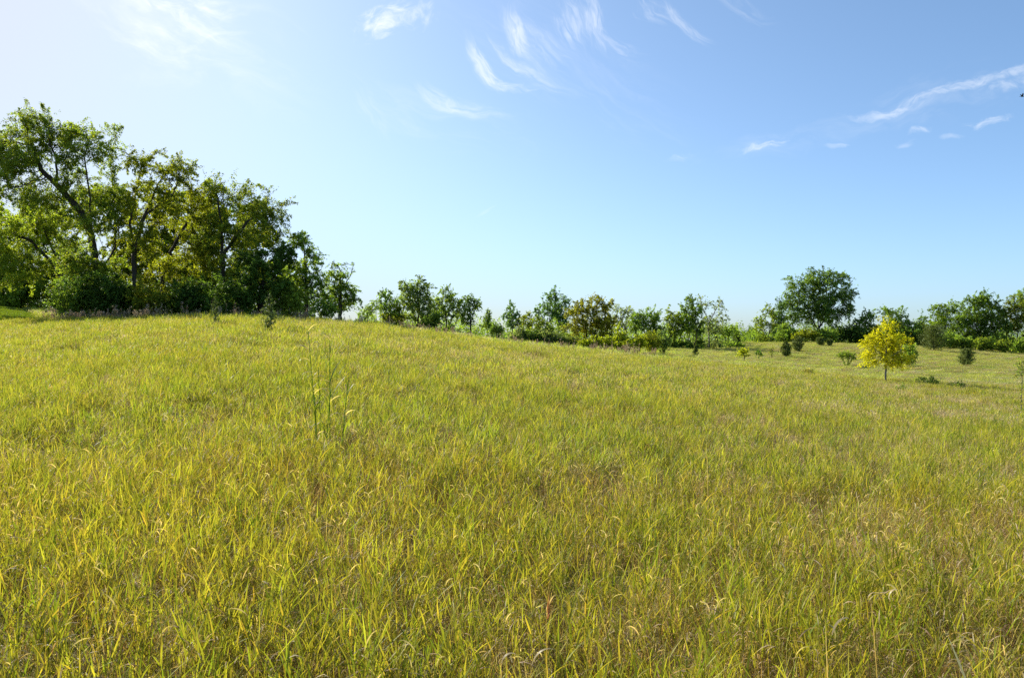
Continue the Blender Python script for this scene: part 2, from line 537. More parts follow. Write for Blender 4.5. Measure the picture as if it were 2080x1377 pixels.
class Blades:
    def __init__(self, seed, gain=1.0, tint=(1, 1, 1)):
        self.r = random.Random(seed)
        self.V, self.F, self.C = [], [], []
        self.gain = gain
        self.tint = tint

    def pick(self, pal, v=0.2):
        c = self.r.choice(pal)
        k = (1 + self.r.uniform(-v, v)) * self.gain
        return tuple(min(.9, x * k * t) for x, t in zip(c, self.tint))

    def strip(self, p, az, el, length, width, droop, n, c0, c1, twist=0.0, prof=0.25, waz=None, side=0.0):
        x, y, z = p
        b0 = len(self.V)
        ds = length / n
        roll = self.r.uniform(-.5, .5) if waz is None else waz
        for k in range(n + 1):
            t = k / n
            if k < n:
                w = width * (min(1, 0.45 + t / prof * 0.55) if t < prof else max(0.0, 1 - ((t - prof) / (1 - prof)) ** 1.7))
            else:
                w = 0
            c = tuple(a + (b - a) * t for a, b in zip(c0, c1))
            wa = az + math.pi / 2 + roll + twist * t
            wx, wy = math.cos(wa) * w / 2, math.sin(wa) * w / 2
            wz = math.sin(roll * 0.8 + twist * t) * w * 0.35
            if k < n:
                self.V += [(x - wx, y - wy, z - wz), (x + wx, y + wy, z + wz)]
                self.C += [c, c]
                if k < n - 1:
                    a = b0 + 2 * k
                    self.F.append((a, a + 1, a + 3, a + 2))
            else:
                self.V.append((x, y, z))
                self.C.append(c)
                a = b0 + 2 * (n - 1)
                self.F.append((a, a + 1, a + 2))
            e = el - droop * (t ** 1.4)
            aa = az + side * t
            x += math.cos(aa) * math.cos(e) * ds
            y += math.sin(aa) * math.cos(e) * ds
            z += math.sin(e) * ds
        return (x, y, z)

    def shoot(self, x, y, H, W, palette, dead=0.3, nleaf=5, leafl=0.22, seg=4, yellow=0.12):
        r = self.r
        az = r.uniform(0, 6.283)
        lean = r.uniform(0.0, 0.22)
        sc0 = self.pick(BROWN if r.random() < .85 else GREEN)
        sc1 = self.pick(palette)
        sx, sy = math.cos(az) * lean, math.sin(az) * lean
        # stem
        self.strip((x, y, 0), az, 1.57 - lean, H, W * 0.38, 0.1, 3, sc0, sc1, prof=.9)
        a = r.uniform(0, 6.283)
        for k in range(nleaf):
            f = 0.18 + 0.80 * (k + r.uniform(-.3, .3)) / nleaf
            hz = H * max(.05, f)
            p = (x + sx * hz, y + sy * hz, hz)
            a += 3.14 + r.uniform(-.7, .7)
            ln = leafl * r.uniform(.65, 1.25) * (0.75 + .4 * f)
            if r.random() < dead * (1.7 - 1.6 * f):
                c0 = self.pick(BROWN + TAN)
                c1 = self.pick(TAN)
                self.strip(p, a, r.uniform(.2, 1.2), ln * .9, W * .75, r.uniform(1.2, 3.4), seg + 1, c0, c1, twist=r.uniform(-2, 2), side=r.uniform(-1, 1))
            else:
                c0 = self.pick(palette)
                c1 = self.pick(YELL if r.random() < yellow * 2 else palette)
                if r.random() < yellow:
                    c0 = self.pick(YELL)
                self.strip(p, a, r.uniform(.75, 1.42), ln, W * r.uniform(.7, 1.15), r.uniform(.0, .95), seg, c0, c1, twist=r.uniform(-.8, .8), side=r.uniform(-.4, .4))

    def fine(self, x, y, H, W, pal):
        r = self.r
        self.strip((x, y, 0), r.uniform(0, 6.28), r.uniform(.85, 1.5), H, W, r.uniform(.1, 1.3), 4, self.pick(BROWN), self.pick(pal), twist=r.uniform(-1, 1), side=r.uniform(-.5, .5))

    def curl(self, x, y, z, W):
        r = self.r
        L = r.uniform(.05, .13)
        self.strip((x, y, z), r.uniform(0, 6.28), r.uniform(.6, 1.5), L, W, r.uniform(1.2, 4.8), 7, self.pick(TAN), self.pick(PALE), twist=r.uniform(-2.5, 2.5), side=r.uniform(-1.5, 1.5))

    def make(self, name, mat):
        return build_mesh(name, np.array(self.V), self.F, np.array(self.C), mat, link=False)


def tufts(prefix, seed0, radius, nshoot, W, H, seg, nleaf, leafl, counts, fine_n, gain=1.0, tint=(1, 1, 1)):
    """prototype tufts of one level of detail, in an unlinked collection used only by the scatter."""
    c = bpy.data.collections.new(prefix)
    kinds = ['lush'] * counts[0] + ['yellow'] * counts[1] + ['fine'] * counts[2] + ['dry'] * counts[3]
    for i, kd in enumerate(kinds):
        B = Blades(seed0 + i, gain, tint)
        r = B.r

        def spot():
            a, q = r.uniform(0, 6.283), radius * math.sqrt(r.random())
            return q * math.cos(a), q * math.sin(a)
        if kd == 'lush':
            for _ in range(nshoot):
                x, y = spot()
                B.shoot(x, y, H * r.uniform(.75, 1.12), W, GREEN, .38, nleaf, leafl, seg, .10)
        elif kd == 'yellow':
            for _ in range(nshoot):
                x, y = spot()
                B.shoot(x, y, H * r.uniform(.7, 1.05), W, GREEN[2:] + YELL[:2], .48, nleaf, leafl, seg, .24)
        elif kd == 'fine':
            for _ in range(int(nshoot * 4.5)):
                x, y = spot()
                B.fine(x, y, H * r.uniform(.55, 1.0), W * .34, GREEN[2:] + TAN + BROWN)
            for _ in range(max(1, nshoot // 4)):
                x, y = spot()
                B.shoot(x, y, H * .8, W * .8, GREEN, .4, nleaf - 1, leafl, seg, .15)
        else:
            for _ in range(int(nshoot * 1.2)):
                x, y = spot()
                h = H * r.uniform(.5, 1.0)
                B.strip((x, y, 0), r.uniform(0, 6.28), r.uniform(1.2, 1.55), h, W * .4, r.uniform(0, .5), 4, B.pick(BROWN), B.pick(TAN), prof=.8)
                for _k in range(3):
                    B.strip((x, y, h * r.uniform(.3, .9)), r.uniform(0, 6.28), r.uniform(0, 1.3), leafl * r.uniform(.3, .75), W * .65, r.uniform(.4, 3.2), seg + 2, B.pick(BROWN + TAN), B.pick(TAN + PALE[1:]), twist=r.uniform(-2, 2), side=r.uniform(-1, 1))
            for _ in range(max(1, int(nshoot * .2))):
                x, y = spot()
                B.curl(x, y, H * r.uniform(.5, .95), W * .85)
            for _ in range(nshoot):
                x, y = spot()
                B.fine(x, y, H * r.uniform(.5, .9), W * .4, TAN + GREEN)
        o = B.make('%s_%03d' % (prefix, i), M_GRASS)
        c.objects.link(o)
    return c, kinds


NEAR, KN = tufts('near_tuft', 100, .07, 6, .0072, .36, 4, 5, .14, (6, 4, 4, 4), 0)
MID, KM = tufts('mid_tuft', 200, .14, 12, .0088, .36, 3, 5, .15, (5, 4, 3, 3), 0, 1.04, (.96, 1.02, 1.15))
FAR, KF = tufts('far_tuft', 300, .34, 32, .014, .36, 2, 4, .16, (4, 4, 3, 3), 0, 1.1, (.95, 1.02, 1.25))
VFAR, KV = tufts('distant_tuft', 400, .8, 120, .020, .36, 2, 3, .17, (6, 3, 1, 1), 0, 1.35, (.88, 1.04, 1.5))  # gain of far and distant tufts imitates haze and viewing angle by lighter colour


def scatter_group(name, coll):
    ng = bpy.data.node_groups.new(name, 'GeometryNodeTree')
    ng.interface.new_socket('Geometry', in_out='INPUT', socket_type='NodeSocketGeometry')
    ng.interface.new_socket('Geometry', in_out='OUTPUT', socket_type='NodeSocketGeometry')
    N, L = ng.nodes, ng.links
    gi, go = N.new('NodeGroupInput'), N.new('NodeGroupOutput')
    ci = N.new('GeometryNodeCollectionInfo')
    ci.inputs['Collection'].default_value = coll
    ci.inputs['Separate Children'].default_value = True
    ci.inputs['Reset Children'].default_value = True
    iop = N.new('GeometryNodeInstanceOnPoints')
    iop.inputs['Pick Instance'].default_value = True

    def na(nm, tp):
        a = N.new('GeometryNodeInputNamedAttribute')
        a.data_type = tp
        a.inputs['Name'].default_value = nm
        return a.outputs['Attribute']
    L.new(gi.outputs[0], iop.inputs['Points'])
    L.new(ci.outputs[0], iop.inputs['Instance'])
    L.new(na('pick', 'INT'), iop.inputs['Instance Index'])
    L.new(na('rot', 'FLOAT_VECTOR'), iop.inputs['Rotation'])
    L.new(na('scl', 'FLOAT_VECTOR'), iop.inputs['Scale'])
    L.new(iop.outputs[0], go.inputs[0])
    return ng


def scatter(name, coll, P, pick, rot, scl):
    me = bpy.data.meshes.new(name)
    me.vertices.add(len(P))
    me.vertices.foreach_set('co', P.astype(np.float32).ravel())
    a = me.attributes.new('pick', 'INT', 'POINT')
    a.data.foreach_set('value', pick.astype(np.int32))
    a = me.attributes.new('rot', 'FLOAT_VECTOR', 'POINT')
    a.data.foreach_set('vector', rot.astype(np.float32).ravel())
    a = me.attributes.new('scl', 'FLOAT_VECTOR', 'POINT')
    a.data.foreach_set('vector', scl.astype(np.float32).ravel())
    o = bpy.data.objects.new(name, me)
    COL.objects.link(o)
    m = o.modifiers.new('scatter', 'NODES')
    m.node_group = scatter_group(name + '_nodes', coll)
    return o


def band(y0, y1, density, margin=2.5, side=0.74):
    n = int(density * ((side * (y1 ** 2 - y0 ** 2)) + 2 * margin * (y1 - y0)))
    # sample Y with pdf proportional to the width
    yy = RNG.uniform(y0, y1, n * 3)
    wmax = side * y1 + margin
    acc = RNG.uniform(0, 1, n * 3) < (side * yy + margin) / wmax
    yy = yy[acc][:n]
    xx = RNG.uniform(-1, 1, len(yy)) * (side * yy + margin)
    return xx, yy


def choose(kinds, X, Y, far=False):
    """tuft kind from the patchiness of the field; the wetter left side is greener, the right drier."""
    n = len(X)
    px = X / np.maximum(Y, 1)
    pn = fbm(X * .45, Y * .45, 21) - .5
    pn2 = fbm(X * 1.6, Y * 1.6, 41) - .5
    dry = .21 + .75 * pn + .7 * pn2 + .24 * np.clip(px * 1.4, -.4, .8) + .08 * np.clip((Y - 12) / 20, 0, 1)
    valley = np.clip((Y - 42) / 14, 0, 1) * (px > .1)
    dry = np.clip(dry * (1 - .75 * valley) - .05 * valley, .02, .75)
    fine = np.clip(.26 + .9 * (fbm(X * .7, Y * .7, 61) - .5) + .12 * np.clip(px, -.5, .6), .05, .7)
    yel = np.clip(.42 + .8 * (fbm(X * .3, Y * .3, 81) - .5), .1, .8)
    r1, r2, r3 = RNG.random(n), RNG.random(n), RNG.random(n)
    kd = np.where(r1 < dry, 'dry', np.where(r2 < fine, 'fine', np.where(r3 < yel, 'yellow', 'lush')))
    idx = np.zeros(n, int)
    kinds = np.array(kinds)
    for k in ('lush', 'yellow', 'fine', 'dry'):
        ids = np.nonzero(kinds == k)[0]
        m = kd == k
        idx[m] = RNG.choice(ids, m.sum())
    return idx


def field(name, coll, kinds, y0, y1, density, tilt=.17):
    X, Y = band(y0, y1, density)
    keep = ~in_lawn(X, Y)
    # thin, uneven stand
    keep &= RNG.random(len(X)) < np.clip(.30 + 1.35 * fbm(X * 1.1, Y * 1.1, 7), .3, 1)
    X, Y = X[keep], Y[keep]
    Z = ground(X, Y)
    n = len(X)
    u = X / np.maximum(Y, 1)
    hs = .78 + .42 * fbm(X * .5, Y * .5, 91) + RNG.uniform(-.12, .16, n)
    short = np.clip((Y - 40) / 15, 0, 1) * np.clip((u - .12) / .12, 0, 1)
    hs *= 1 - .62 * short
    wind = np.clip(.10 - u * .16, .02, .22)
    rot = np.stack([RNG.normal(0, tilt * .6, n), RNG.normal(0, tilt * .6, n) + wind, RNG.uniform(0, 6.283, n)], 1)
    ws = RNG.uniform(.85, 1.2, n)
    scl = np.stack([ws, ws, ws * hs], 1)
    o = scatter(name, coll, np.stack([X, Y, Z - .015], 1), choose(kinds, X, Y), rot, scl)
    return tag(o, kind='stuff')


GRASS_ON = True
if GRASS_ON:
    tag(field('meadow_grass', NEAR, KN, .9, 9, 120), 'tall yellow green meadow grass with dry tan stems filling the near field', 'grass')
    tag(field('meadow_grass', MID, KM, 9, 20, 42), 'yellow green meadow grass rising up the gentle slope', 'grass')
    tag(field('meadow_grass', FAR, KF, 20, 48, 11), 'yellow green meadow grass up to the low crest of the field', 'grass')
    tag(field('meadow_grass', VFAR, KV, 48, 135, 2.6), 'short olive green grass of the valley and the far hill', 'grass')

# bright mown lawn beside the wood
cl_l = bpy.data.collections.new('lawn_tuft')
for i in range(3):
    B = Blades(900 + i)
    for _ in range(60):
        a, q = B.r.uniform(0, 6.28), .4 * math.sqrt(B.r.random())
        B.strip((q * math.cos(a), q * math.sin(a), 0), B.r.uniform(0, 6.28), B.r.uniform(.9, 1.5), B.r.uniform(.06, .13), .03, .6, 2,
                B.pick([(.085, .14, .015)]), B.pick([(.13, .19, .02), (.17, .21, .025)]))
    cl_l.objects.link(B.make('lawn_tuft_%d' % i, M_LAWN))
X = RNG.uniform(-80, -26, 26000)
Y = RNG.uniform(46, 95, 26000)
k = in_lawn(X, Y)
X, Y = X[k], Y[k]
o = scatter('lawn_grass', cl_l, np.stack([X, Y, ground(X, Y) + .02], 1), RNG.integers(0, 3, len(X)),
            np.stack([X * 0, X * 0, RNG.uniform(0, 6.28, len(X))], 1), np.ones((len(X), 3)) * RNG.uniform(.8, 1.3, len(X))[:, None])
tag(o, 'bright green short lawn grass beside the wood at the far left', 'lawn grass', kind='stuff')

# pinkish brown seeding weeds in front of the wood
cw = bpy.data.collections.new('weed_tuft')
PINK = [(.32, .25, .16), (.42, .34, .22), (.25, .19, .115), (.5, .42, .29)]
for i in range(6):
    B = Blades(950 + i)
    for _ in range(3):
        x, y = B.r.uniform(-.2, .2), B.r.uniform(-.2, .2)
        h = B.r.uniform(.7, 1.15)
        a0 = B.r.uniform(0, 6.28)
        B.strip((x, y, 0), a0, 1.5, h, .02, .1, 3, B.pick(BROWN), B.pick(PINK), prof=.9)
        for q in range(16):
            zz = h * B.r.uniform(.66, 1.02)
            B.strip((x + B.r.gauss(0, .015), y + B.r.gauss(0, .015), zz), B.r.uniform(0, 6.28), B.r.uniform(.1, 1.2), B.r.uniform(.06, .16), .05, B.r.uniform(.5, 2), 3, B.pick(PINK), B.pick(PINK))
        for q in range(6):
            B.strip((x, y, h * B.r.uniform(.1, .6)), B.r.uniform(0, 6.28), B.r.uniform(.4, 1.2), B.r.uniform(.2, .35), .04, 1.2, 3, B.pick(GREEN), B.pick(BROWN + GREEN))
    cw.objects.link(B.make('weed_tuft_%d' % i, M_PLUME))


def weeds(name, label, pts, hmin, hmax):
    X, Y = pts[:, 0], pts[:, 1]
    n = len(X)
    s = RNG.uniform(hmin, hmax, n)
    o = scatter(name, cw, np.stack([X, Y, ground(X, Y) - .03], 1), RNG.integers(0, 6, n),
                np.stack([RNG.normal(0, .08, n), RNG.normal(.06, .08, n), RNG.uniform(0, 6.28, n)], 1), np.stack([s, s, s], 1))
    return tag(o, label, 'weeds', kind='stuff')


def px_band(a, b, y0, y1, n):
    Y = RNG.uniform(y0, y1, n)
    px = RNG.uniform(a, b, n)
    return np.stack([(px - HX) / FP * Y, Y], 1)


weeds('seeding_weeds', 'pinkish brown seeding weeds along the foot of the tall left wood', np.concatenate([px_band(112, 640, 46, 49, 130), px_band(95, 330, 46, 48.5, 60)]),   .45, 1.2)
weeds('seeding_weeds', 'brown seeding weeds below the round trees beyond the crest', np.concatenate([px_band(640, 960, 47, 56, 120), px_band(1010, 1330, 50, 56, 110)]), .4, 1.0)


# ------------------------------------------------------------------ trees
def grow(att, nodes, parent, step, infl, kill, iters, rng, up=0.1):
    """Space colonisation: nodes (list of 3-vectors), parent indices; att: points the twigs reach for."""
    nodes = [np.asarray(p, float) for p in nodes]
    parent = list(parent)
    A = np.asarray(att, float)
    nd = np.full(len(A), 1e9)
    ni = np.zeros(len(A), int)
    alive = np.ones(len(A), bool)

    def upd(start):
        Nn = np.array(nodes[start:])
        if not len(Nn):
            return
        d = np.sqrt(((A[:, None, :] - Nn[None]) ** 2).sum(2))
        m = d.argmin(1)
        dm = d[np.arange(len(A)), m]
        c = dm < nd
        nd[c] = dm[c]
        ni[c] = m[c] + start
    upd(0)
    for _ in range(iters):
        use = alive & (nd < infl)
        if not use.any():
            infl *= 1.4
            if infl > 60:
                break
            continue
        ids = ni[use]
        dirs = A[use] - np.array([nodes[k] for k in ids])
        dirs /= np.linalg.norm(dirs, axis=1)[:, None] + 1e-9
        start = len(nodes)
        uniq = np.unique(ids)
        for k in uniq:
            v = dirs[ids == k].mean(0) + rng.normal(0, .16, 3)
            v[2] += up
            v /= np.linalg.norm(v) + 1e-9
            nodes.append(nodes[k] + v * step)
            parent.append(int(k))
        if len(nodes) > 9000:
            break
        upd(start)
        alive &= nd > kill
        if not alive.any():
            break
    return np.array(nodes), np.array(parent)


def wood_mesh(nodes, parent, r0, rmax, sides=5, expo=2.35, base=0, keep=None):
    n = len(nodes)
    acc = np.zeros(n)
    kids = np.zeros(n, int)
    rad = np.zeros(n)
    main = np.full(n, -1)
    best = np.zeros(n)
    for i in range(n - 1, -1, -1):
        rad[i] = max(r0, acc[i] ** (1 / expo)) if kids[i] else r0
        p = parent[i]
        if p >= 0:
            acc[p] += rad[i] ** expo
            kids[p] += 1
            if rad[i] > best[p]:
                best[p] = rad[i]
                main[p] = i
    f = rmax / max(rad[0], 1e-6)
    # keep twigs at r0, scale the thick end to rmax
    t = (rad - r0) / max(rad[0] - r0, 1e-6)
    rad = r0 + (rmax - r0) * np.clip(t, 0, 1) ** 1.25
    e = np.nonzero(parent >= 0)[0]
    if keep is not None:
        e = e[keep[e]]
    pe = parent[e]
    d = nodes[e] - nodes[pe]
    d /= np.linalg.norm(d, axis=1)[:, None] + 1e-9
    nd = np.zeros((n, 3))
    nd[:, 2] = 1
    nd[e] = d
    ismain = main[pe] == e
    d0 = np.where(ismain[:, None], nd[pe], d)
    rA = np.where(ismain, rad[pe], np.minimum(rad[pe], rad[e] * 1.25))

    def ring(c, dirs, r):
        ref = np.tile(np.array([1.0, .13, 0.07]), (len(c), 1))
        bad = np.abs((dirs * ref).sum(1)) > .92
        ref[bad] = (0.1, 1, 0)
        a = np.cross(dirs, ref)
        a /= np.linalg.norm(a, axis=1)[:, None] + 1e-9
        b = np.cross(dirs, a)
        th = np.arange(sides) * 2 * math.pi / sides
        return c[:, None, :] + r[:, None, None] * (np.cos(th)[None, :, None] * a[:, None, :] + np.sin(th)[None, :, None] * b[:, None, :])
    R0, R1 = ring(nodes[pe], d0, rA), ring(nodes[e], d, rad[e])
    m = len(e)
    V = np.concatenate([R0, R1], 1).reshape(-1, 3)
    k = np.arange(sides)
    q = np.stack([k, (k + 1) % sides, (k + 1) % sides + sides, k + sides], 1)
    F = (np.arange(m)[:, None, None] * (2 * sides) + q[None]).reshape(-1, 4)
    return V, F, rad, kids


def leaf_cards(P, size, rng, pal, aspect=.6, droop=.25, up=.35, shade=None, elong=None):
    """leaf faces: four-cornered blades folded a little at the midrib, positions P."""
    n = len(P)
    nrm = rng.normal(0, 1, (n, 3))
    nrm[:, 2] = np.abs(nrm[:, 2]) + up
    nrm /= np.linalg.norm(nrm, axis=1)[:, None]
    ax = rng.normal(0, 1, (n, 3))
    ax[:, 2] -= droop * 2
    if elong is not None:
        ax = ax * .35 + elong
    ax -= nrm * (ax * nrm).sum(1)[:, None]
    ax /= np.linalg.norm(ax, axis=1)[:, None] + 1e-9
    sd = np.cross(nrm, ax)
    s = size * rng.uniform(.6, 1.35, n)[:, None]
    w = s * aspect * .5
    V = np.stack([P - ax * s * .5, P + sd * w - nrm * w * .25, P + ax * s * .5, P - sd * w - nrm * w * .25], 1).reshape(-1, 3)
    F = (np.arange(n)[:, None] * 4 + np.arange(4)[None]).astype(np.int32)
    pal = np.array(pal, float)
    wts = rng.dirichlet(np.full(len(pal), .5), n)
    c = wts @ pal
    c *= rng.uniform(.7, 1.3, n)[:, None]
    C = np.repeat(c, 4, 0)
    return V, F, C


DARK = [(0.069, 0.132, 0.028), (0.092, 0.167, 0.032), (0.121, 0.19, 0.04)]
MIDG = [(0.149, 0.253, 0.052), (0.196, 0.299, 0.057), (0.253, 0.333, 0.063)]
YGRN = [(.15, .22, .022), (.22, .27, .025), (.28, .28, .028)]
WOOD_EDGE = [(.105, .165, .025), (.19, .235, .03), (.31, .30, .035)]  # yellow tones put sun highlights on the wood's leaves into their colour
OLIVE = [(.22, .235, .03), (.28, .26, .03), (.17, .21, .03)]
COOL = [(.14, .245, .085), (.175, .28, .10), (.11, .20, .065)]
GREYG = [(.19, .25, .11), (.25, .29, .15), (.15, .21, .085)]
YELLOW = [(.47, .46, .02), (.54, .49, .024), (.37, .42, .02)]
GOLD = [(.28, .34, .025), (.34, .37, .025), (.22, .30, .02)]
CEDAR = [(.085, .135, .03), (.115, .165, .035), (.15, .18, .04)]
RUST = [(.20, .14, .03), (.14, .15, .03)]


def tree(name, label, cat, group, Y, base, lobes, pal, trunks=None, leaf=2.6, cover=3.0, rmax=.16, step=None, r0=None,
         mat=M_LEAF, bark=M_BARK, seed=1, clump=1.0, bare=None, up=.22, depth=1.0, aspect=.72, parts=('trunk', 'crown'), zbase=None, fuzz=1.25, dens=1.0, skirt=0.0):
    """base: photo column of the foot; lobes: (px, py, rx, ry) masses of the crown at distance Y, given real depth;
    trunks: polylines of photo points."""
    rng = np.random.default_rng(seed)
    m = Y / FP
    bx = world_x(base, Y)
    bz = gz(bx, Y) if zbase is None else zbase
    root = np.array([bx, Y, bz - .05])
    to = lambda px, py, dy=0: np.array([world_x(px, Y), Y + dy, world_z(py, Y)])
    brow = HY - (bz - CAM_Z) / m
    if skirt:
        rxm = sum(l[2] for l in lobes) / len(lobes)
        rym = sum(l[3] for l in lobes) / len(lobes)
        lobes = list(lobes) + [(base + k * rxm * .8, brow - rym * (.35 + .25 * abs(k)), rxm * .85 * skirt, rym * .75 * skirt) for k in (-1, 0, 1)]
    extra = []
    for l in lobes:
        for _ in range(2):
            a = rng.uniform(-.6, math.pi + .6)
            q = rng.uniform(.28, .5)
            extra.append((l[0] + math.cos(a) * l[2] * .95, l[1] - math.sin(a) * l[3] * .95, l[2] * q, l[3] * q * rng.uniform(.8, 1.5)))
    lobes0 = lobes
    lobes = list(lobes) + extra
    bushy = parts[0] == 'stems' and not trunks
    if bushy:
        trunks = [[(base, None), (l[0] + rng.uniform(-.6, .6) * l[2], l[1] + rng.uniform(-.4, .5) * l[3])] for l in lobes0 for _ in range(3)]
    # attractors inside the lobes, denser near their skins
    area = sum(l[2] * l[3] for l in lobes)
    mean_r = math.sqrt(sum(l[2] * l[3] for l in lobes0) / len(lobes0))
    step = step or max(mean_r * m * .165, .04)
    att, lobe_c = [], []
    for l in lobes:
        cx, cy, rx, ry = l[:4]
        dd = l[4] if len(l) > 4 else rng.uniform(-.6, .6)
        c = to(cx, cy, dd * rx * m * depth)
        k = max(8, int(80 * dens * (rx * ry) / (mean_r ** 2)))
        nc = max(2, int(round(20 * dens * (rx * ry) / (mean_r ** 2))))
        cv = rng.normal(0, 1, (nc, 3))
        cv /= np.linalg.norm(cv, axis=1)[:, None]
        cv *= rng.uniform(.1, 1, nc)[:, None] ** .4
        cr_ = rng.uniform(.20, .40, nc) if nc > 2 else np.full(nc, .6)
        wh = rng.integers(0, nc, k)
        v = rng.normal(0, 1, (k, 3))
        v /= np.linalg.norm(v, axis=1)[:, None]
        v *= rng.uniform(0, 1, k)[:, None] ** .5
        v = cv[wh] * .82 + v * cr_[wh][:, None] * np.array([.85, .85, 1.2])
        att.append(c + v * np.array([rx * m, rx * m * depth, ry * m]))
        lobe_c.append((c, rx * m, ry * m))
    att = np.concatenate(att)
    zmin = bz + .12 * (att[:, 2].max() - bz)
    att = att[att[:, 2] > (bz + .05 if bushy or skirt else zmin - .2)]
    nodes, parent = [root], [-1]
    if not trunks:
        top = min(lobe_c, key=lambda q: q[0][2])[0]
        trunks = [[(base, None), (base + rng.uniform(-3, 3), HY - (top[2] - CAM_Z) / m)]]
    first = True
    for pl in trunks:
        pts = []
        for (px, py) in pl:
            pts.append(root if py is None else to(px, py, rng.uniform(-1, 1) * (0 if first else (.7 * lobes[0][2] * m if bushy else .6))))
        if first:
            pts[0] = root
            last = 0
        else:
            # join the limb to the nearest existing node
            dist = [np.linalg.norm(q - pts[0]) for q in nodes]
            last = int(np.argmin(dist))
            pts[0] = nodes[last]
        for a, b in zip(pts[:-1], pts[1:]):
            L = np.linalg.norm(b - a)
            k = max(1, int(L / (step * 1.1)))
            for t in range(1, k + 1):
                p = a + (b - a) * t / k + rng.normal(0, step * .10, 3)
                nodes.append(p)
                parent.append(last)
                last = len(nodes) - 1
        first = False
    nodes, parent = grow(att, nodes, parent, step, mean_r * m * 1.6, step * 1.15, 90, rng, up)
    r0 = r0 or max(.006, .16 * m)
    V, F, rad, kids = wood_mesh(nodes, parent, r0, rmax, 6 if rmax > .14 and Y < 60 else 4 if len(nodes) < 1500 else 3)
    e = empty(name, tuple(root))
    wood = build_mesh(parts[0], V - root, F, mat=bark, parent=e)
    # leaves round the thin outer twigs
    thin = np.nonzero((rad < r0 * 3.2) & (np.arange(len(nodes)) > 2))[0]
    if len(thin) < 10:
        thin = np.arange(1, len(nodes))
    if bare:
        # bare: twigs above this photo row carry few leaves
        z = world_z(bare[0], Y)
        drop = (nodes[thin, 2] > z) & (rng.random(len(thin)) < bare[1])
        thin = thin[~drop]
    ls = leaf * m
    N = int(cover * COVER * math.pi * area / (leaf * leaf * aspect * .25))
    w = np.where(kids[thin] == 0, 2.2, 1.0) * rng.uniform(.25, 1.75, len(thin))
    pick = rng.choice(thin, N, p=w / w.sum())
    # leaves hang along sprays that run on from the twig's own direction
    tw = nodes[pick] - nodes[np.maximum(parent[pick], 0)]
    tw /= np.linalg.norm(tw, axis=1)[:, None] + 1e-9
    node_dev = rng.normal(0, .45, (len(nodes), 3))[pick]
    tw = tw + node_dev
    along = rng.uniform(-.4, 2.3, N) * step * fuzz
    wid = step * clump * (.55 - .14 * np.clip(along / step, 0, 2.4))
    P = nodes[pick] + tw * along[:, None] + rng.normal(0, 1, (N, 3)) * wid[:, None]
    P[:, 2] -= .10 * along ** 2 / step
    ok = P[:, 2] > bz + .02
    V, F, C = leaf_cards(P[ok] - root, ls, rng, pal, aspect, elong=(tw[ok] * .6 + rng.normal(0, .5, (int(ok.sum()), 3))))
    # each twig's leaves share a tone of their own
    tone = rng.uniform(.6, 1.45, len(nodes))[pick[ok]]
    C = C * np.repeat(tone, 4)[:, None]
    cr = build_mesh(parts[1], V, F, C, mat, parent=e)
    tag(e, label, cat, group)
    return e


COVER = .82
WOOD = 'trees of the tall wood at the left'
D = 54
tree('deciduous_tree', 'tallest dark tree leaning left with a thick forked trunk at the wood', 'tree', WOOD, D, 205,
     [(50, 258, 50, 44), (108, 268, 46, 42), (65, 335, 62, 44), (150, 308, 42, 46), (213, 305, 40, 46), (12, 330, 45, 60),
      (40, 395, 55, 36), (188, 392, 44, 40), (232, 395, 24, 40), (130, 380, 40, 34), (-55, 300, 60, 60), (-60, 390, 55, 40), (150, 420, 30, 30), (205, 460, 40, 36), (175, 540, 44, 44), (222, 560, 34, 44), (100, 410, 40, 26)],
     WOOD_EDGE + MIDG[:2], [[(205, None), (198, 560), (186, 480), (160, 425), (118, 378), (84, 345), (60, 290)],
                            [(188, 490), (186, 400), (180, 320)], [(200, 570), (226, 500), (222, 420), (218, 340)],
                            [(118, 378), (112, 320), (106, 280)]], leaf=3.1, cover=1.75, rmax=.27, seed=2, clump=.9, r0=.010)
tree('deciduous_tree', 'yellow green spreading tree with bare low limbs behind the leaning trunk', 'tree', WOOD, D + 5, 152,
     [(100, 452, 55, 32), (28, 482, 58, 38), (130, 520, 42, 46), (60, 545, 48, 36), (-40, 500, 50, 45)], YGRN + MIDG[1:],
     [[(152, None), (140, 590), (108, 535), (62, 488), (-10, 460)], [(138, 585), (108, 520), (92, 455)]], leaf=3.1, cover=2.3, rmax=.17, seed=3, r0=.010)
tree('evergreen_tree', 'dark bushy tree at the left edge above the bright lawn', 'tree', WOOD, 84, 18,
     [(20, 545, 46, 46), (-10, 585, 50, 36), (52, 592, 34, 26), (-60, 560, 50, 55)], DARK, None, leaf=4.4, cover=3.0, rmax=.22, seed=4)
tree('deciduous_tree', 'slender tree with a yellow green rounded top right of the leaning tree', 'tree', WOOD, D, 276,
     [(292, 335, 34, 36), (345, 350, 42, 34), (378, 362, 22, 22), (300, 400, 42, 38), (342, 420, 46, 38), (265, 450, 26, 44), (300, 495, 46, 42)], WOOD_EDGE + YGRN,
     [[(276, None), (272, 520), (264, 450), (278, 385), (290, 330)], [(272, 520), (300, 440), (322, 368)], [(300, 440), (345, 390)]], leaf=3.1, cover=1.75, rmax=.17, seed=5, clump=.9, r0=.010)
tree('deciduous_tree', 'olive yellow tree with a curved trunk in the middle of the wood', 'tree', WOOD, D + 2, 330,
     [(392, 402, 36, 28), (412, 432, 38, 32), (370, 468, 42, 34), (400, 512, 44, 38), (352, 560, 44, 42)], YGRN + WOOD_EDGE[1:],
     [[(330, None), (330, 570), (350, 505), (392, 430)]], leaf=3.1, cover=2.4, rmax=.15, seed=6, r0=.010)
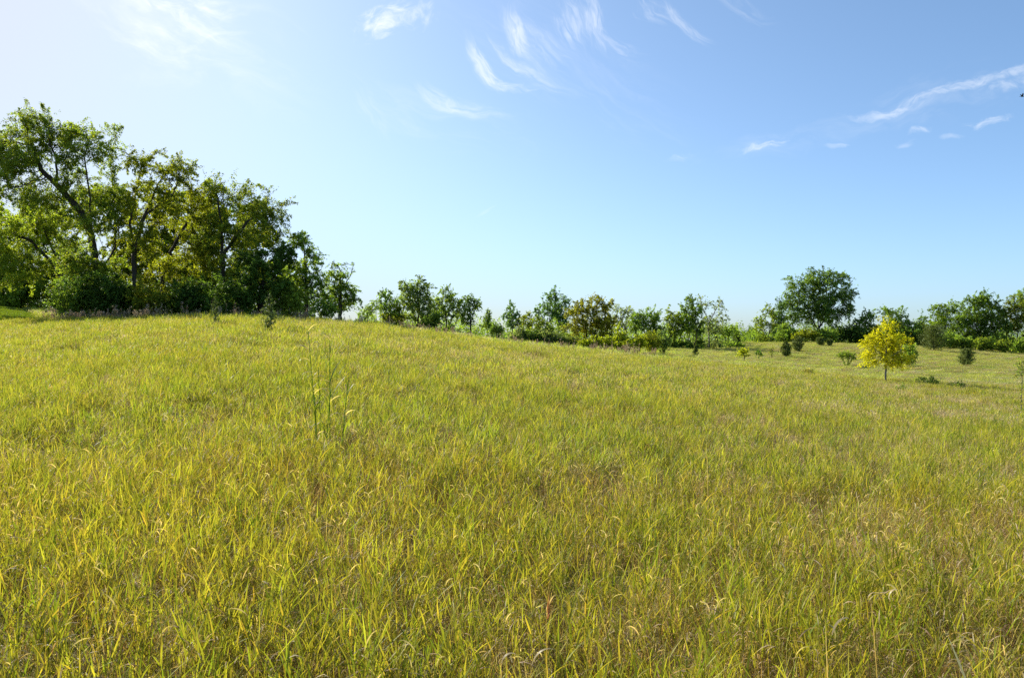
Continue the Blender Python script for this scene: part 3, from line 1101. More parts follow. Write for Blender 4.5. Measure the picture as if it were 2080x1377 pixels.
tree('deciduous_tree', 'broad dark green tree with the domed top at the right of the wood', 'tree', WOOD, D + 1, 452,
     [(440, 384, 34, 28), (492, 410, 42, 34), (548, 430, 38, 32), (482, 468, 52, 38), (545, 478, 44, 26), (430, 480, 38, 46), (470, 550, 56, 46), (575, 452, 18, 20)], WOOD_EDGE + MIDG[:1],
     [[(452, None), (452, 540), (450, 450), (440, 395)], [(452, 520), (500, 450), (545, 430)]], leaf=3.1, cover=1.9, rmax=.2, seed=7, r0=.010)
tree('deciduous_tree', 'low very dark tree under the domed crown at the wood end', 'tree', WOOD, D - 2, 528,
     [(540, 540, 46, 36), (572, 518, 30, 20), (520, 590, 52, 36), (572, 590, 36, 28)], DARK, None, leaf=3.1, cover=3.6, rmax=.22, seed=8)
tree('deciduous_tree', 'narrow green tree with an open lower trunk just beyond the wood end', 'tree', WOOD, D + 1, 622,
     [(616, 492, 22, 26), (640, 528, 20, 24), (610, 548, 26, 28), (642, 574, 24, 24), (600, 588, 30, 22), (655, 602, 16, 18)], MIDG + YGRN[:1],
     [[(622, None), (622, 590), (620, 540), (616, 490)]], leaf=3.0, cover=2.5, rmax=.16, seed=9, r0=.009)
tree('deciduous_tree', 'small airy tree with bare twiggy top standing last beside the wood', 'tree', WOOD, D + 2, 690,
     [(692, 552, 26, 28), (702, 588, 28, 20), (690, 618, 28, 18), (718, 605, 16, 16), (672, 600, 14, 20)], MIDG + YGRN[:1],
     [[(690, None), (692, 590), (690, 545)], [(692, 590), (712, 560), (722, 535)]], leaf=3.0, cover=2.3, rmax=.15, seed=10, bare=(555, .85), r0=.010)
# second row, seen between the front trees; yellow green palettes imitate light from behind
back = [(70, [(60, 470, 60, 60), (110, 560, 60, 60), (20, 590, 60, 50), (-50, 470, 60, 70)], YGRN + MIDG, 'pale lit tree far behind the leaning trunk at the left edge'),
        (230, [(225, 415, 44, 46), (150, 440, 40, 40), (240, 530, 50, 50), (200, 590, 60, 45)], YGRN + WOOD_EDGE, 'yellow green tree filling the gap between leaning tree and slender tree'),
        (330, [(325, 430, 44, 40), (330, 490, 46, 46), (310, 560, 52, 50), (370, 600, 50, 36)], YGRN + WOOD_EDGE, 'yellow green tree behind the slender rounded tree'),
        (420, [(415, 425, 38, 40), (415, 470, 44, 50), (400, 550, 52, 50), (440, 600, 50, 36)], WOOD_EDGE + MIDG, 'dark tree behind the olive tree with curved trunk'),
        (520, [(515, 450, 40, 36), (525, 490, 48, 40), (500, 560, 56, 46), (560, 570, 40, 40)], WOOD_EDGE + DARK, 'dark tree behind the broad domed tree')]
for i, (b, lb, pal, lab) in enumerate(back):
    tree('deciduous_tree', lab, 'tree', WOOD, (84 if i == 0 else 66) + i, b, lb, pal, None, leaf=5.2, cover=3.3, rmax=.16, seed=20 + i, skirt=1.0)
# unseen tree past the left edge, added to cast shade
for i, (b, lb) in enumerate([(-420, [(-420, 280, 100, 80), (-400, 420, 110, 90), (-440, 540, 90, 70)])]):
    tree('deciduous_tree', 'unseen dark broad tree added past the left edge for shade', 'tree', WOOD, 57 + 3 * i, b, lb, WOOD_EDGE + DARK, None, leaf=6.5, cover=2.0, rmax=.3, seed=30 + i)
# understory; the dark palette puts the wood's shade into the leaf colour
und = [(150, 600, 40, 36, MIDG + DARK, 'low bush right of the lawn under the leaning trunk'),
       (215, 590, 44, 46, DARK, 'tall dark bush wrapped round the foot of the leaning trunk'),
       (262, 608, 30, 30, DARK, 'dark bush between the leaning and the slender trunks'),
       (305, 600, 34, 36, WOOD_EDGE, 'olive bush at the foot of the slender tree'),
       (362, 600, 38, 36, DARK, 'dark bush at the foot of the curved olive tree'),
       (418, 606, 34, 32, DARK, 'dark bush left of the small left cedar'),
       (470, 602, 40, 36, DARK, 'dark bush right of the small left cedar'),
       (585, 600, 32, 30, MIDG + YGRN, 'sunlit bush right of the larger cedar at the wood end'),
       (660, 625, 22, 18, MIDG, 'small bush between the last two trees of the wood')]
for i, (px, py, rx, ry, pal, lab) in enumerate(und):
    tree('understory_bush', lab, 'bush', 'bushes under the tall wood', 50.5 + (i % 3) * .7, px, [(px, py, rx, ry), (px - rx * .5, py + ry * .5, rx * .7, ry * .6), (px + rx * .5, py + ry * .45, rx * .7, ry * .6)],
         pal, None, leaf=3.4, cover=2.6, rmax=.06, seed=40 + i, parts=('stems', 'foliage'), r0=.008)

CEN = 'trees beyond the crest in the middle'
mid = [
    ('deciduous_tree', 'thin low tree just right of the last wood tree', 84, 748, [(745, 635, 14, 14), (758, 622, 12, 14), (735, 648, 12, 10)], MIDG, .08, 2.0, None, M_BARK),
    ('deciduous_tree', 'small pointed tree left of the big round tree', 86, 786, [(783, 607, 14, 15), (797, 615, 14, 16), (780, 630, 18, 16), (806, 630, 12, 20)], MIDG + COOL[:1], .12, 2.6, None, M_BARK),
    ('deciduous_tree', 'biggest round grey green tree of the middle group', 88, 838, [(828, 586, 20, 16), (852, 590, 22, 20), (835, 608, 30, 24), (862, 612, 22, 24), (838, 635, 30, 20), (868, 640, 18, 20)], GREYG + MIDG, .2, 2.8, None, M_BARK),
    ('deciduous_tree', 'second round tree with loose grey green top right of the biggest', 90, 908, [(910, 604, 22, 17), (890, 618, 18, 18), (925, 620, 20, 18), (905, 640, 26, 20), (935, 640, 16, 18), (880, 645, 14, 18)], GREYG[:1] + MIDG, .18, 2.5, None, M_BARK),
    ('deciduous_tree', 'narrow tree with two leaning tops and visible trunks ending the group', 88, 957, [(950, 606, 12, 9), (965, 615, 13, 13), (955, 632, 14, 16), (970, 625, 10, 8), (950, 650, 12, 12)], DARK[1:] + MIDG, .13, 2.5, None, M_BARK),
    ('conifer_tree', 'short pointed evergreen alone right of the narrow tree', 84, 990, [(991, 635, 6, 9), (990, 648, 9, 10), (990, 660, 12, 9)], MIDG + DARK[:1], .07, 3.2, None, M_BARK),
    ('deciduous_tree', 'pointed blue green young tree with one clear spire', 92, 1038, [(1040, 622, 7, 11), (1036, 638, 14, 13), (1042, 655, 18, 14), (1050, 645, 9, 10)], COOL, .1, 3.0, None, M_BARK),
    ('deciduous_tree', 'small golden tree between the spire and the poplar', 90, 1070, [(1068, 645, 13, 11), (1072, 660, 15, 11)], GOLD[2:] + YGRN, .08, 2.8, None, M_BARK),
    ('poplar_tree', 'upright blue green poplar behind the olive brown tree', 104, 1125, [(1122, 606, 14, 13), (1140, 612, 14, 14), (1104, 618, 9, 14), (1150, 620, 10, 13), (1125, 630, 26, 22), (1097, 638, 9, 14), (1135, 655, 26, 18)], COOL, .2, 3.0, None, M_BARK),
    ('deciduous_tree', 'yellow green bush tree in front of the poplar', 82, 1098, [(1098, 660, 18, 16), (1115, 672, 20, 13), (1086, 672, 14, 12)], YGRN + MIDG, .1, 2.8, None, M_BARK),
    ('deciduous_tree', 'broad olive brown tree turning to autumn with a dark lower side', 84, 1200, [(1190, 622, 24, 17), (1222, 622, 22, 19), (1168, 640, 24, 18), (1205, 648, 34, 22), (1235, 652, 18, 18), (1175, 668, 30, 18), (1220, 672, 28, 16)], OLIVE, .2, 3.0, None, M_BARK),
    ('deciduous_tree', 'thin grey green tree with sky showing through right of the olive one', 92, 1262, [(1262, 630, 18, 12), (1280, 638, 14, 12), (1255, 648, 14, 14), (1270, 660, 20, 14)], GREYG, .14, 1.5, None, M_BARK_GREY),
    ('deciduous_tree', 'rounded mid green tree right of the thin grey green one', 90, 1310, [(1310, 640, 24, 14), (1328, 645, 18, 14), (1300, 660, 24, 18), (1325, 668, 22, 16)], MIDG + COOL[:1], .16, 3.0, None, M_BARK),
    ('deciduous_tree', 'yellow green tree leaning on the dark tall one', 88, 1362, [(1358, 645, 12, 14), (1372, 650, 16, 18), (1368, 672, 22, 18)], YGRN + MIDG, .12, 2.8, None, M_BARK),
    ('deciduous_tree', 'tall dark green tree with stepped pointed top at the hill edge', 88, 1408, [(1404, 608, 10, 12), (1396, 625, 15, 12), (1412, 628, 15, 14), (1400, 650, 24, 18), (1415, 668, 24, 18), (1385, 660, 14, 16)], DARK[1:] + MIDG, .18, 3.0, None, M_BARK),
    ('deciduous_tree', 'half bare grey tree with forked pale limbs beside the dark tree', 90, 1440, [(1428, 618, 16, 16), (1462, 618, 16, 18), (1466, 640, 13, 15), (1440, 650, 16, 14), (1450, 668, 22, 14)], GREYG, .16, 1.5, (645, .72), M_BARK_GREY),
    ('deciduous_tree', 'low bushy tree ending the middle row at the hill', 92, 1488, [(1484, 668, 14, 10), (1470, 676, 18, 9), (1496, 676, 10, 7)], MIDG, .07, 2.8, None, M_BARK),
]
for i, (nm, lab, Y, b, lb, pal, rm_, cov, bare, bk) in enumerate(mid):
    tr = None
    if 'forked' in lab:
        tr = [[(1440, None), (1440, 655), (1425, 620)], [(1440, 655), (1458, 625), (1466, 610)]]
    if 'two leaning tops' in lab:
        tr = [[(957, None), (955, 640), (950, 610)], [(956, 655), (966, 625)]]
    tree(nm, lab, 'tree', CEN, Y, b, lb, pal, tr, leaf=2.7, cover=cov * .72, rmax=rm_ * .7, seed=60 + i, bare=bare, bark=bk, up=.3, r0=.012,
         skirt=.7 if 'two leaning' in lab else 1.1)

shr = [(800, 642, 20, 14, YGRN, 86, 'yellow green bush below the small pointed tree'),
       (872, 655, 16, 14, DARK, 84, 'dark bush between the two round trees'),
       (1008, 668, 14, 10, DARK[1:], 80, 'small dark bush right of the short evergreen'),
       (1052, 680, 18, 12, GREYG, 66, 'grey green bush at the left end of the low shrub row'),
       (1078, 682, 18, 12, DARK, 66, 'dark bush second in the low shrub row'),
       (1106, 686, 18, 12, GREYG, 66, 'grey green bush third in the low shrub row'),
       (1132, 688, 16, 12, DARK[1:] + GREYG, 66, 'grey green bush ending the low shrub row'),
       (1155, 690, 14, 14, GREYG + YGRN, 66, 'loose olive bush below the olive brown tree'),
       (1186, 696, 12, 8, GOLD, 60, 'leftmost small golden bush below the olive brown tree'),
       (1205, 694, 10, 11, GOLD, 60, 'second small golden bush below the olive brown tree'),
       (1228, 692, 13, 12, GOLD, 60, 'golden bush with a rounded top beside the tallest golden one'),
       (1262, 684, 15, 16, GOLD, 60, 'tallest golden bush with a pointed top in the shrub row'),
       (1266, 698, 18, 10, GOLD, 59, 'low spreading golden bush at the foot of the tallest one'),
       (1296, 692, 13, 12, GOLD + YGRN, 60, 'golden bush with open twigs right of the tallest one'),
       (1322, 690, 16, 16, YGRN + OLIVE[:1], 62, 'rusty tinged yellow bush at the right of the golden row'),
       (1345, 690, 16, 15, MIDG + GREYG, 64, 'green bush between the golden row and the dark tree'),
       (1510, 682, 16, 7, DARK[1:], 135, 'distant low bush in the gap left of the big hill tree'),
       (1535, 678, 16, 9, DARK[1:], 130, 'distant low bush at the foot of the pale yellow green tree')]
for i, (px, py, rx, ry, pal, Y, lab) in enumerate(shr):
    g = 'golden bushes in the middle shrub row' if pal[0] == GOLD[0] else 'bushes beyond the crest in the middle'
    tree('bush', lab, 'bush', g, Y, px, [(px, py, rx * 1.1, ry * 1.1), (px - rx * .6, py + ry * .4, rx * .7, ry * .75), (px + rx * .6, py + ry * .35, rx * .7, ry * .75)],
         pal, None, leaf=2.7, cover=2.4, rmax=.05, seed=90 + i, parts=('stems', 'foliage'), r0=.009)

RGT = 'trees on the far hill at the right'
rgt = [
    ('deciduous_tree', 'pale yellow green tree left of the big hill tree', 116, 1560, [(1558, 632, 14, 10), (1575, 640, 14, 16), (1550, 655, 18, 13), (1572, 665, 18, 14), (1540, 668, 14, 9)], YGRN + MIDG, .12, 2.0, None, M_BARK, None),
    ('deciduous_tree', 'twiggy vine covered snag against the left side of the big hill tree', 114, 1585, [(1580, 610, 7, 10), (1590, 622, 10, 12), (1586, 645, 9, 20), (1585, 670, 12, 14)], DARK[1:] + COOL, .12, 2.0, (612, .7), M_BARK, None),
    ('deciduous_tree', 'biggest many stemmed tree on the crest of the far hill', 118, 1665,
     [(1618, 580, 17, 22), (1655, 573, 26, 20), (1695, 568, 24, 21), (1640, 600, 30, 22), (1675, 605, 32, 26), (1715, 600, 24, 24), (1720, 594, 13, 15), (1610, 615, 22, 20),
      (1640, 638, 28, 20), (1690, 640, 30, 20), (1665, 630, 26, 22), (1665, 575, 22, 20), (1714, 632, 16, 18), (1612, 645, 20, 18)], GREYG[:1] + MIDG[:2] + DARK,   .34, 3.0, None, M_BARK,
     [[(1665, None), (1660, 640), (1652, 590)], [(1664, 670), (1676, 620), (1678, 575)], [(1666, 668), (1694, 622), (1706, 585)], [(1662, 672), (1636, 625), (1620, 590)], [(1690, 640), (1716, 612)]]),
    ('deciduous_tree', 'small rounded tree left of the yellow tree top on the hill', 116, 1768, [(1762, 642, 16, 10), (1758, 655, 16, 12), (1768, 668, 16, 12)], MIDG + DARK[1:], .12, 3.0, None, M_BARK, None),
    ('deciduous_tree', 'loose topped dark tree hidden partly by the yellow tree', 118, 1802, [(1795, 635, 16, 11), (1818, 642, 18, 16), (1830, 640, 12, 14), (1810, 665, 30, 20), (1836, 668, 14, 18)], DARK[1:] + MIDG, .16, 2.6, None, M_BARK, None),
    ('deciduous_tree', 'low pale green tree right of the yellow tree at the hill edge', 116, 1872, [(1872, 652, 12, 12), (1864, 668, 16, 14), (1884, 672, 16, 14)], MIDG + COOL[:1], .1, 3.0, None, M_BARK, None),
    ('deciduous_tree', 'bright leaved tree with sky gaps left of the wide dark tree', 114, 1920, [(1892, 632, 10, 9), (1915, 628, 18, 14), (1940, 625, 16, 14), (1920, 650, 22, 18), (1900, 660, 18, 18), (1935, 670, 20, 18)], MIDG + YGRN[:1], .16, 2.4, None, M_BARK, None),
    ('deciduous_tree', 'wide dense dark green tree at the right of the hill', 110, 2000, [(1975, 618, 20, 16), (2005, 612, 24, 15), (2025, 622, 18, 18), (1970, 645, 24, 22), (2005, 645, 32, 26), (2030, 660, 20, 24), (1985, 675, 30, 20), (1955, 650, 14, 20)], MIDG + DARK, .26, 3.4, None, M_BARK, None),
    ('deciduous_tree', 'rust tinged tree at the right edge of the photo', 110, 2062, [(2052, 632, 14, 18), (2068, 622, 18, 20), (2062, 655, 24, 24), (2085, 640, 20, 26)], RUST + MIDG, .2, 3.0, None, M_BARK, None),
    ('deciduous_tree', 'tall green tree top cut by the right edge of the photo', 116, 2085, [(2076, 606, 14, 14), (2098, 610, 18, 18), (2100, 640, 26, 26)], MIDG, .2, 3.0, None, M_BARK, None),
    ('deciduous_tree', 'green tree just past the right edge of the photo', 112, 2150, [(2150, 620, 34, 26), (2140, 655, 40, 28), (2180, 650, 30, 30)], MIDG + DARK, .2, 3.0, None, M_BARK, None),
]
for i, (nm, lab, Y, b, lb, pal, rm_, cov, bare, bk, tr) in enumerate(rgt):
    tree(nm, lab, 'tree', RGT, Y, b, lb, pal, tr, leaf=2.7, cover=cov * .72, rmax=rm_ * .7, seed=130 + i, bare=bare, bark=bk, r0=.014, up=.3, dens=1.7 if 'many stemmed' in lab else 1.15, skirt=0 if 'many stemmed' in lab else 1.1)

hed = [(1604, 676, 22, 12, MIDG, 112, 'green bush at the left foot of the big hill tree'),
       (1632, 680, 18, 9, YGRN, 110, 'pale low bush in front of the big hill tree'),
       (1654, 680, 8, 8, YGRN, 109, 'small bright bush at the foot of the big hill tree'),
       (1680, 676, 18, 11, MIDG, 111, 'mid green bush at the right foot of the big hill tree'),
       (1706, 674, 20, 13, DARK, 113, 'dark bush right of the big hill tree'),
       (1735, 672, 20, 14, DARK, 113, 'dark bush between the big hill tree and the yellow tree'),
       (1762, 680, 18, 10, DARK, 112, 'dark bush left of the yellow tree at the hill edge'),
       (1852, 680, 18, 14, DARK, 114, 'dark bush behind the right side of the yellow tree'),
       (1878, 684, 18, 12, DARK, 112, 'dark bush left of the spreading juniper'),
       (1930, 688, 22, 10, MIDG, 106, 'green bush right of the spreading juniper'),
       (1962, 692, 16, 9, MIDG, 105, 'rounded bush at the foot of the wide dark tree'),
       (1995, 694, 14, 8, YGRN + MIDG, 103, 'small bright bush in front of the wide dark tree'),
       (2038, 698, 12, 8, YGRN + MIDG, 102, 'bright sapling bush left of the right edge trees'),
       (2030, 692, 26, 12, DARK, 106, 'dark bush under the rust tinged tree'),
       (2078, 698, 14, 12, MIDG, 103, 'green bush cut by the right edge')]
for i, (px, py, rx, ry, pal, Y, lab) in enumerate(hed):
    tree('hedge_bush', lab, 'bush', 'bushes along the far hill edge', Y, px, [(px, py, rx * 1.2, ry * 1.15), (px - rx * .7, py + ry * .45, rx * .75, ry * .8), (px + rx * .7, py + ry * .4, rx * .75, ry * .8)],
         pal, None, leaf=2.8, cover=2.6, rmax=.06, seed=160 + i, parts=('stems', 'foliage'), r0=.012)


def thicket(name, label, a, b, y0, y1, rows, n, pal, seed, leaf=3.2):
    """far scrub that reads as one mass: leaf faces through a band with an uneven top."""
    rng = np.random.default_rng(seed)
    Y = rng.uniform(y0, y1, n)
    px = rng.uniform(a, b, n)
    X = (px - HX) / FP * Y
    g = ground(X, Y)
    m = Y / FP
    top = rows * m * (.45 + 1.1 * fbm(px / 17.0, Y * .12, seed, 3))
    top = top * np.clip(.35 + 1.3 * vnoise(px / 9.0, Y * .3, seed + 3), .4, 1.4)
    P = np.stack([X, Y, g + top * rng.uniform(0, 1, n) ** .7], 1)
    V, F, C = leaf_cards(P, leaf * m[:, None], rng, pal, .72)
    tone = .7 + .7 * vnoise(px / 12.0, P[:, 2] * 1.3, seed + 7)
    C = C * np.repeat(tone, 4)[:, None]
    return tag(build_mesh(name, V, F, C, M_LEAF), label, 'thicket', kind='stuff')


thicket('thicket', 'low mixed green scrub filling in under the middle trees', 735, 1500, 96, 112, 36, 36000, MIDG + YGRN[:1], 401)
thicket('thicket', 'dark green scrub along the top of the far hill', 1490, 2200, 116, 132, 30, 30000, DARK[1:] + MIDG, 402)
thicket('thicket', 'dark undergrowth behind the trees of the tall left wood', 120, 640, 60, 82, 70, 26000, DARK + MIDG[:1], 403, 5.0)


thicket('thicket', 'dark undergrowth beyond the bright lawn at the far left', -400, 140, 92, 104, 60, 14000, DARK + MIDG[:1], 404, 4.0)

# --- the yellow tree and small plants of the open field
def put(px, Y):
    return world_x(px, Y)


tree('yellow_tree', 'bright yellow young tree with a short grey trunk alone in the field', 'tree', None, 47, 1798,
     [(1800, 662, 20, 15), (1778, 686, 22, 13), (1806, 690, 28, 18), (1836, 692, 14, 9), (1782, 704, 28, 14), (1818, 712, 26, 16), (1770, 724, 24, 13), (1800, 730, 26, 14), (1832, 728, 22, 12), (1765, 736, 16, 7), (1825, 742, 22, 7), (1756, 698, 9, 11)],
     YELLOW, [[(1798, None), (1799, 735), (1800, 700), (1801, 665)], [(1799, 735), (1786, 715), (1770, 700)], [(1799, 730), (1822, 712), (1836, 695)]], leaf=2.6, cover=1.9, rmax=.07, seed=201, bark=M_BARK_GREY, r0=.006, clump=.85, dens=1.4)
tree('bush', 'dark green bush half hidden behind the right side of the yellow tree', 'bush', None, 68, 1848,
     [(1850, 712, 12, 14), (1842, 722, 14, 12), (1856, 722, 8, 10)], MIDG, None, leaf=2.6, cover=3, rmax=.04, seed=202, parts=('stems', 'foliage'), r0=.006)
tree('yellow_sapling', 'small golden sapling alone at the left of the far field', 'tree', None, 58, 1511,
     [(1511, 712, 10, 6), (1506, 718, 10, 7), (1516, 718, 8, 8)], GOLD + YELLOW[:1], [[(1511, None), (1512, 722)]], leaf=2.6, cover=1.6, rmax=.03, seed=203, r0=.005)
tree('sapling', 'tiny bright green sapling right of the small golden one', 'sapling', None, 66, 1542,
     [(1539, 715, 5, 4), (1545, 720, 5, 4)], [(.09, .2, .015), (.07, .16, .012)], None, leaf=2.8, cover=2, rmax=.015, seed=204, r0=.005)
tree('dry_weed', 'low dark twiggy weed on the far slope between the green sapling and round juniper', 'weed', None, 72, 1568,
     [(1568, 708, 3, 5), (1568, 713, 6, 3)], DARK[1:] + OLIVE, None, leaf=2, cover=1.0, rmax=.015, seed=205, r0=.006, parts=('stems', 'foliage'))
tree('bush', 'wide low dark bush with brown stems left of the yellow tree', 'bush', None, 64, 1720,
     [(1708, 722, 10, 6), (1722, 720, 14, 8), (1734, 724, 8, 6)], MIDG + OLIVE[:1], None, leaf=2.4, cover=2.2, rmax=.03, seed=206, parts=('stems', 'foliage'), r0=.007)


def juniper(label, px, Y, top, half, base_py, seed, group=None, name='juniper_bush', pal=CEDAR, thin=1.0, spread=False):
    """small cedar: upswept sprays in whorls round one stem."""
    rng = np.random.default_rng(seed)
    m = Y / FP
    bx = put(px, Y)
    bz = gz(bx, Y)
    H = max(world_z(top, Y) - bz, .3)
    R = half * m
    e = empty(name, (bx, Y, bz))
    # stem
    k = 7
    nodes = [np.array([rng.normal(0, .01) * i, rng.normal(0, .01) * i, H * i / k - .03]) for i in range(k + 1)]
    par = list(range(-1, k))
    tips, el = [], []
    nb = int(70 * thin)
    nodes_l, par_l = list(nodes), list(par)
    for b in range(nb):
        f = (b + rng.random()) / nb
        z = H * (0.05 + .9 * f)
        prof = (1 - f ** 1.6) ** .8 * min(1, .6 + f * 2.0) if not spread else (1 - f * f) ** .6
        ln = R * max(.10, prof) * rng.uniform(.7, 1.2)
        a = rng.uniform(0, 6.283)
        rise = rng.uniform(.35, .8)
        k0 = min(int(z / H * k), k)
        base = len(nodes_l)
        last = k0
        for s in range(1, 4):
            t = s / 3
            p = np.array([math.cos(a) * ln * t, math.sin(a) * ln * t, z + ln * rise * t * t])
            nodes_l.append(p)
            par_l.append(last)
            last = len(nodes_l) - 1
            n_ = 16
            for q in range(n_):
                tips.append(p + rng.normal(0, 1, 3) * ln * .13)
                el.append([math.cos(a) * .7, math.sin(a) * .7, rise + .5])
    V, F, rad, kids = wood_mesh(np.array(nodes_l), np.array(par_l), .003 + .06 * m, max(.012, H * .018), 5)
    build_mesh('stem', V, F, mat=M_BARK, parent=e)
    # leader sprays
    for q in range(40):
        z = H * rng.uniform(.75, 1.0)
        tips.append(np.array([rng.normal(0, R * .05), rng.normal(0, R * .05), z]))
        el.append([rng.normal(0, .3), rng.normal(0, .3), 1.2])
    P = np.array(tips)
    P = P[:, :] + np.array([0, 0, 0])
    V, F, C = leaf_cards(P, max(3.0 * m, H * .05), rng, pal, .32, 0, .1, elong=np.array(el))
    build_mesh('foliage', V, F, C, M_NEEDLE, parent=e)
    return tag(e, label, 'juniper', group)


JG = 'small junipers in the open field'
juniper('thin young cedar on the crest in front of the wood, the smaller one', 437, 34, 602, 12, 648, 301, JG, 'cedar_sapling', thin=.45, pal=[(.14, .20, .05), (.18, .23, .06), (.11, .17, .05)])
juniper('taller young cedar with dense lower sprays on the crest before the wood', 548, 31, 595, 17, 660, 302, JG, 'cedar_sapling', thin=.7, pal=[(.12, .18, .05), (.16, .21, .055), (.09, .15, .045)])
juniper('small dark juniper at the left edge of the far hill', 1496, 96, 671, 9, 702, 303, JG, thin=1.3)
juniper('tiny thin blue green conifer at the left foot of the far hill', 1413, 68, 700, 6, 715, 304, JG, thin=.5)
juniper('round dark green juniper in the middle of the far slope', 1597, 76, 692, 11, 714, 305, JG, thin=1.4)
juniper('loose spreading juniper behind the round one on the slope', 1621, 88, 682, 12, 703, 306, JG, thin=1.0, spread=True)
juniper('small dark juniper below the big hill tree', 1666, 100, 685, 8, 697, 307, JG, thin=1.0, spread=True)
juniper('tiniest low juniper right of the small one below the big tree', 1685, 100, 688, 6, 697, 308, JG, thin=.8, spread=True)
juniper('shaggy juniper standing clear right of the yellow tree', 1963, 72, 707, 15, 728, 309, JG, thin=1.3, spread=True)
juniper('large spreading juniper against the hill edge right of the yellow tree', 1896, 98, 660, 26, 698, 310, JG, thin=1.8, spread=True)

# weeds in the shade at the foot of the yellow tree and the plant at the right edge
for i, (px, Y, hh, lab) in enumerate([(1873, 46.5, 7, 'first leafy weed in the shade right of the yellow tree trunk'), (1896, 45, 11, 'tallest leafy weed in the shade right of the yellow tree'),
                                      (1951, 44, 6, 'last leafy weed at the end of the yellow tree shade'), (1640, 44, 9, 'low brown weed in the grass left of the yellow tree'),
                                      (1830, 38, 8, 'small green weed in the grass below the yellow tree')]):
    by = 688 - (gz(put(px, Y), Y) + .32 - CAM_Z) / Y * FP
    tree('leafy_weed', lab, 'weed', 'leafy weeds round the yellow tree', Y, px, [(px, by - hh * .5, 6, hh * .6), (px + 7, by - hh * .2, 6, hh * .4), (px - 7, by - hh * .2, 6, hh * .4)], MIDG if i != 3 else OLIVE + TAN[:1], None, leaf=2.4, cover=1.6, rmax=.012, seed=320 + i, parts=('stems', 'foliage'), r0=.004)
tree('leafy_weed', 'rusty leaved tall weed with grey stems at the right edge', 'weed', None, 26, 2074,
     [(2074, 738, 9, 8), (2082, 752, 9, 10), (2070, 760, 6, 8)], MIDG + RUST[:1], [[(2074, None), (2076, 770), (2076, 740)]], leaf=3.4, cover=1.3, rmax=.012, seed=330, parts=('stems', 'foliage'), r0=.004, bark=M_BARK_GREY)


# ------------------------------------------------------------------ foreground individuals
def strip_object(name, B, mat, parent=None, loc=(0, 0, 0)):
    o = build_mesh(name, np.array(B.V), B.F, np.array(B.C), mat, parent=parent)
    o.location = loc
    return o


M_BLADE = leaf_material("tall_blade", trans=0.6, rough=0.4, spec=0.35, tcol=(1.25, 1.25, .5))
# tall stalk clump on the left slope
Yc = 9.2
stalks = [(640, 672, 606, -.05), (651, 745, 646, .02), (668, 690, 680, .05), (662, 790, 672, .0), (690, 765, 706, .08), (648, 800, 640, -.04)]
root = empty('tall_grass_clump', (put(655, Yc), Yc, gz(put(655, Yc), Yc)))
tag(root, 'clump of tall green grass stalks standing alone above the meadow', 'tall grass')
rr = random.Random(5)
for i, (bpx, top, tpx, dyy) in enumerate(stalks):
    x0 = put(bpx, Yc) - root.location.x
    H = world_z(top, Yc) - root.location.z
    if i == 0:
        x0, tx = put(646, Yc) - root.location.x, put(628, Yc) - root.location.x
    else:
        tx = put(tpx - (12 if i in (2,) else 0), Yc) - root.location.x
    n = 8
    pts = [np.array([x0 + (tx - x0) * (k / n) ** 1.4, dyy + rr.uniform(-.004, .004), H * k / n]) for k in range(n + 1)]
    V, F, _, _ = wood_mesh(np.array(pts), np.arange(-1, n), .0045, .0078, 6)
    C = np.tile(np.array([[.16, .28, .04]]), (len(V), 1))
    st = build_mesh('stalk', V, F, C, M_BLADE, parent=root)
    nl = 10 if i in (0, 2) else 6
    for q in range(nl):
        f = .3 + .65 * (q + rr.uniform(0, .6)) / nl
        kk = min(n - 1, int(f * n))
        p = pts[kk] + (pts[kk + 1] - pts[kk]) * (f * n - kk)
        B = Blades(700 + i * 10 + q)
        dry = rr.random() < .3
        B.strip(tuple(p), rr.choice([0, 3.14]) + rr.uniform(-.7, .7), rr.uniform(1.0, 1.45) if not dry else .8, rr.uniform(.18,   .34), .024, rr.uniform(.1, .7) if not dry else 2.4, 7,
                B.pick(GREEN[:2] if not dry else TAN), B.pick(GREEN[1:] if not dry else PALE), twist=rr.uniform(-1, 1))
        lf = build_mesh('leaf', np.array(B.V), B.F, np.array(B.C), M_BLADE, parent=st)
    if i in (0, 2):
        B = Blades(760 + i)
        B.strip(tuple(pts[-1]), 0.2 if i == 0 else 2.9, 1.0, .19, .018, 1.6, 7, B.pick(TAN), B.pick(PALE))
        build_mesh('dry_leaf', np.array(B.V), B.F, np.array(B.C), M_BLADE, parent=st)


def dry_thing(name, label, px, py, Y, builder, group=None, cat='dry leaf'):
    """a dead leaf or stalk at photo point (px, py); its stem is carried down to the soil."""
    x = put(px, Y)
    z = world_z(py, Y)
    g = gz(x, Y)
    B = Blades(abs(hash(label)) % 1 + int(px))
    B.zt = z - g
    builder(B)
    o = strip_object(name, B, M_BLADE, None, (x, Y, g))
    return tag(o, label, cat, group)


def loop_leaf(B):
    h = B.zt
    B.strip((0.03, 0, 0), 1.6, 1.45, h - .03, .004, .1, 4, B.pick(BROWN), B.pick(TAN), prof=.9)
    for k in range(4):
        B.strip((.03 + .012 * k, 0, h - .06 + .016 * k), 3.0 + .1 * k, 1.2 - .5 * k, .105, .007, 3.6 - 1.0 * k, 10, B.pick(TAN), B.pick(PALE), twist=.6)
    B.strip((.05, 0, h - .05),   .1, 1.4, .10, .008, 3.8, 10, B.pick(TAN), B.pick(PALE), twist=.4)


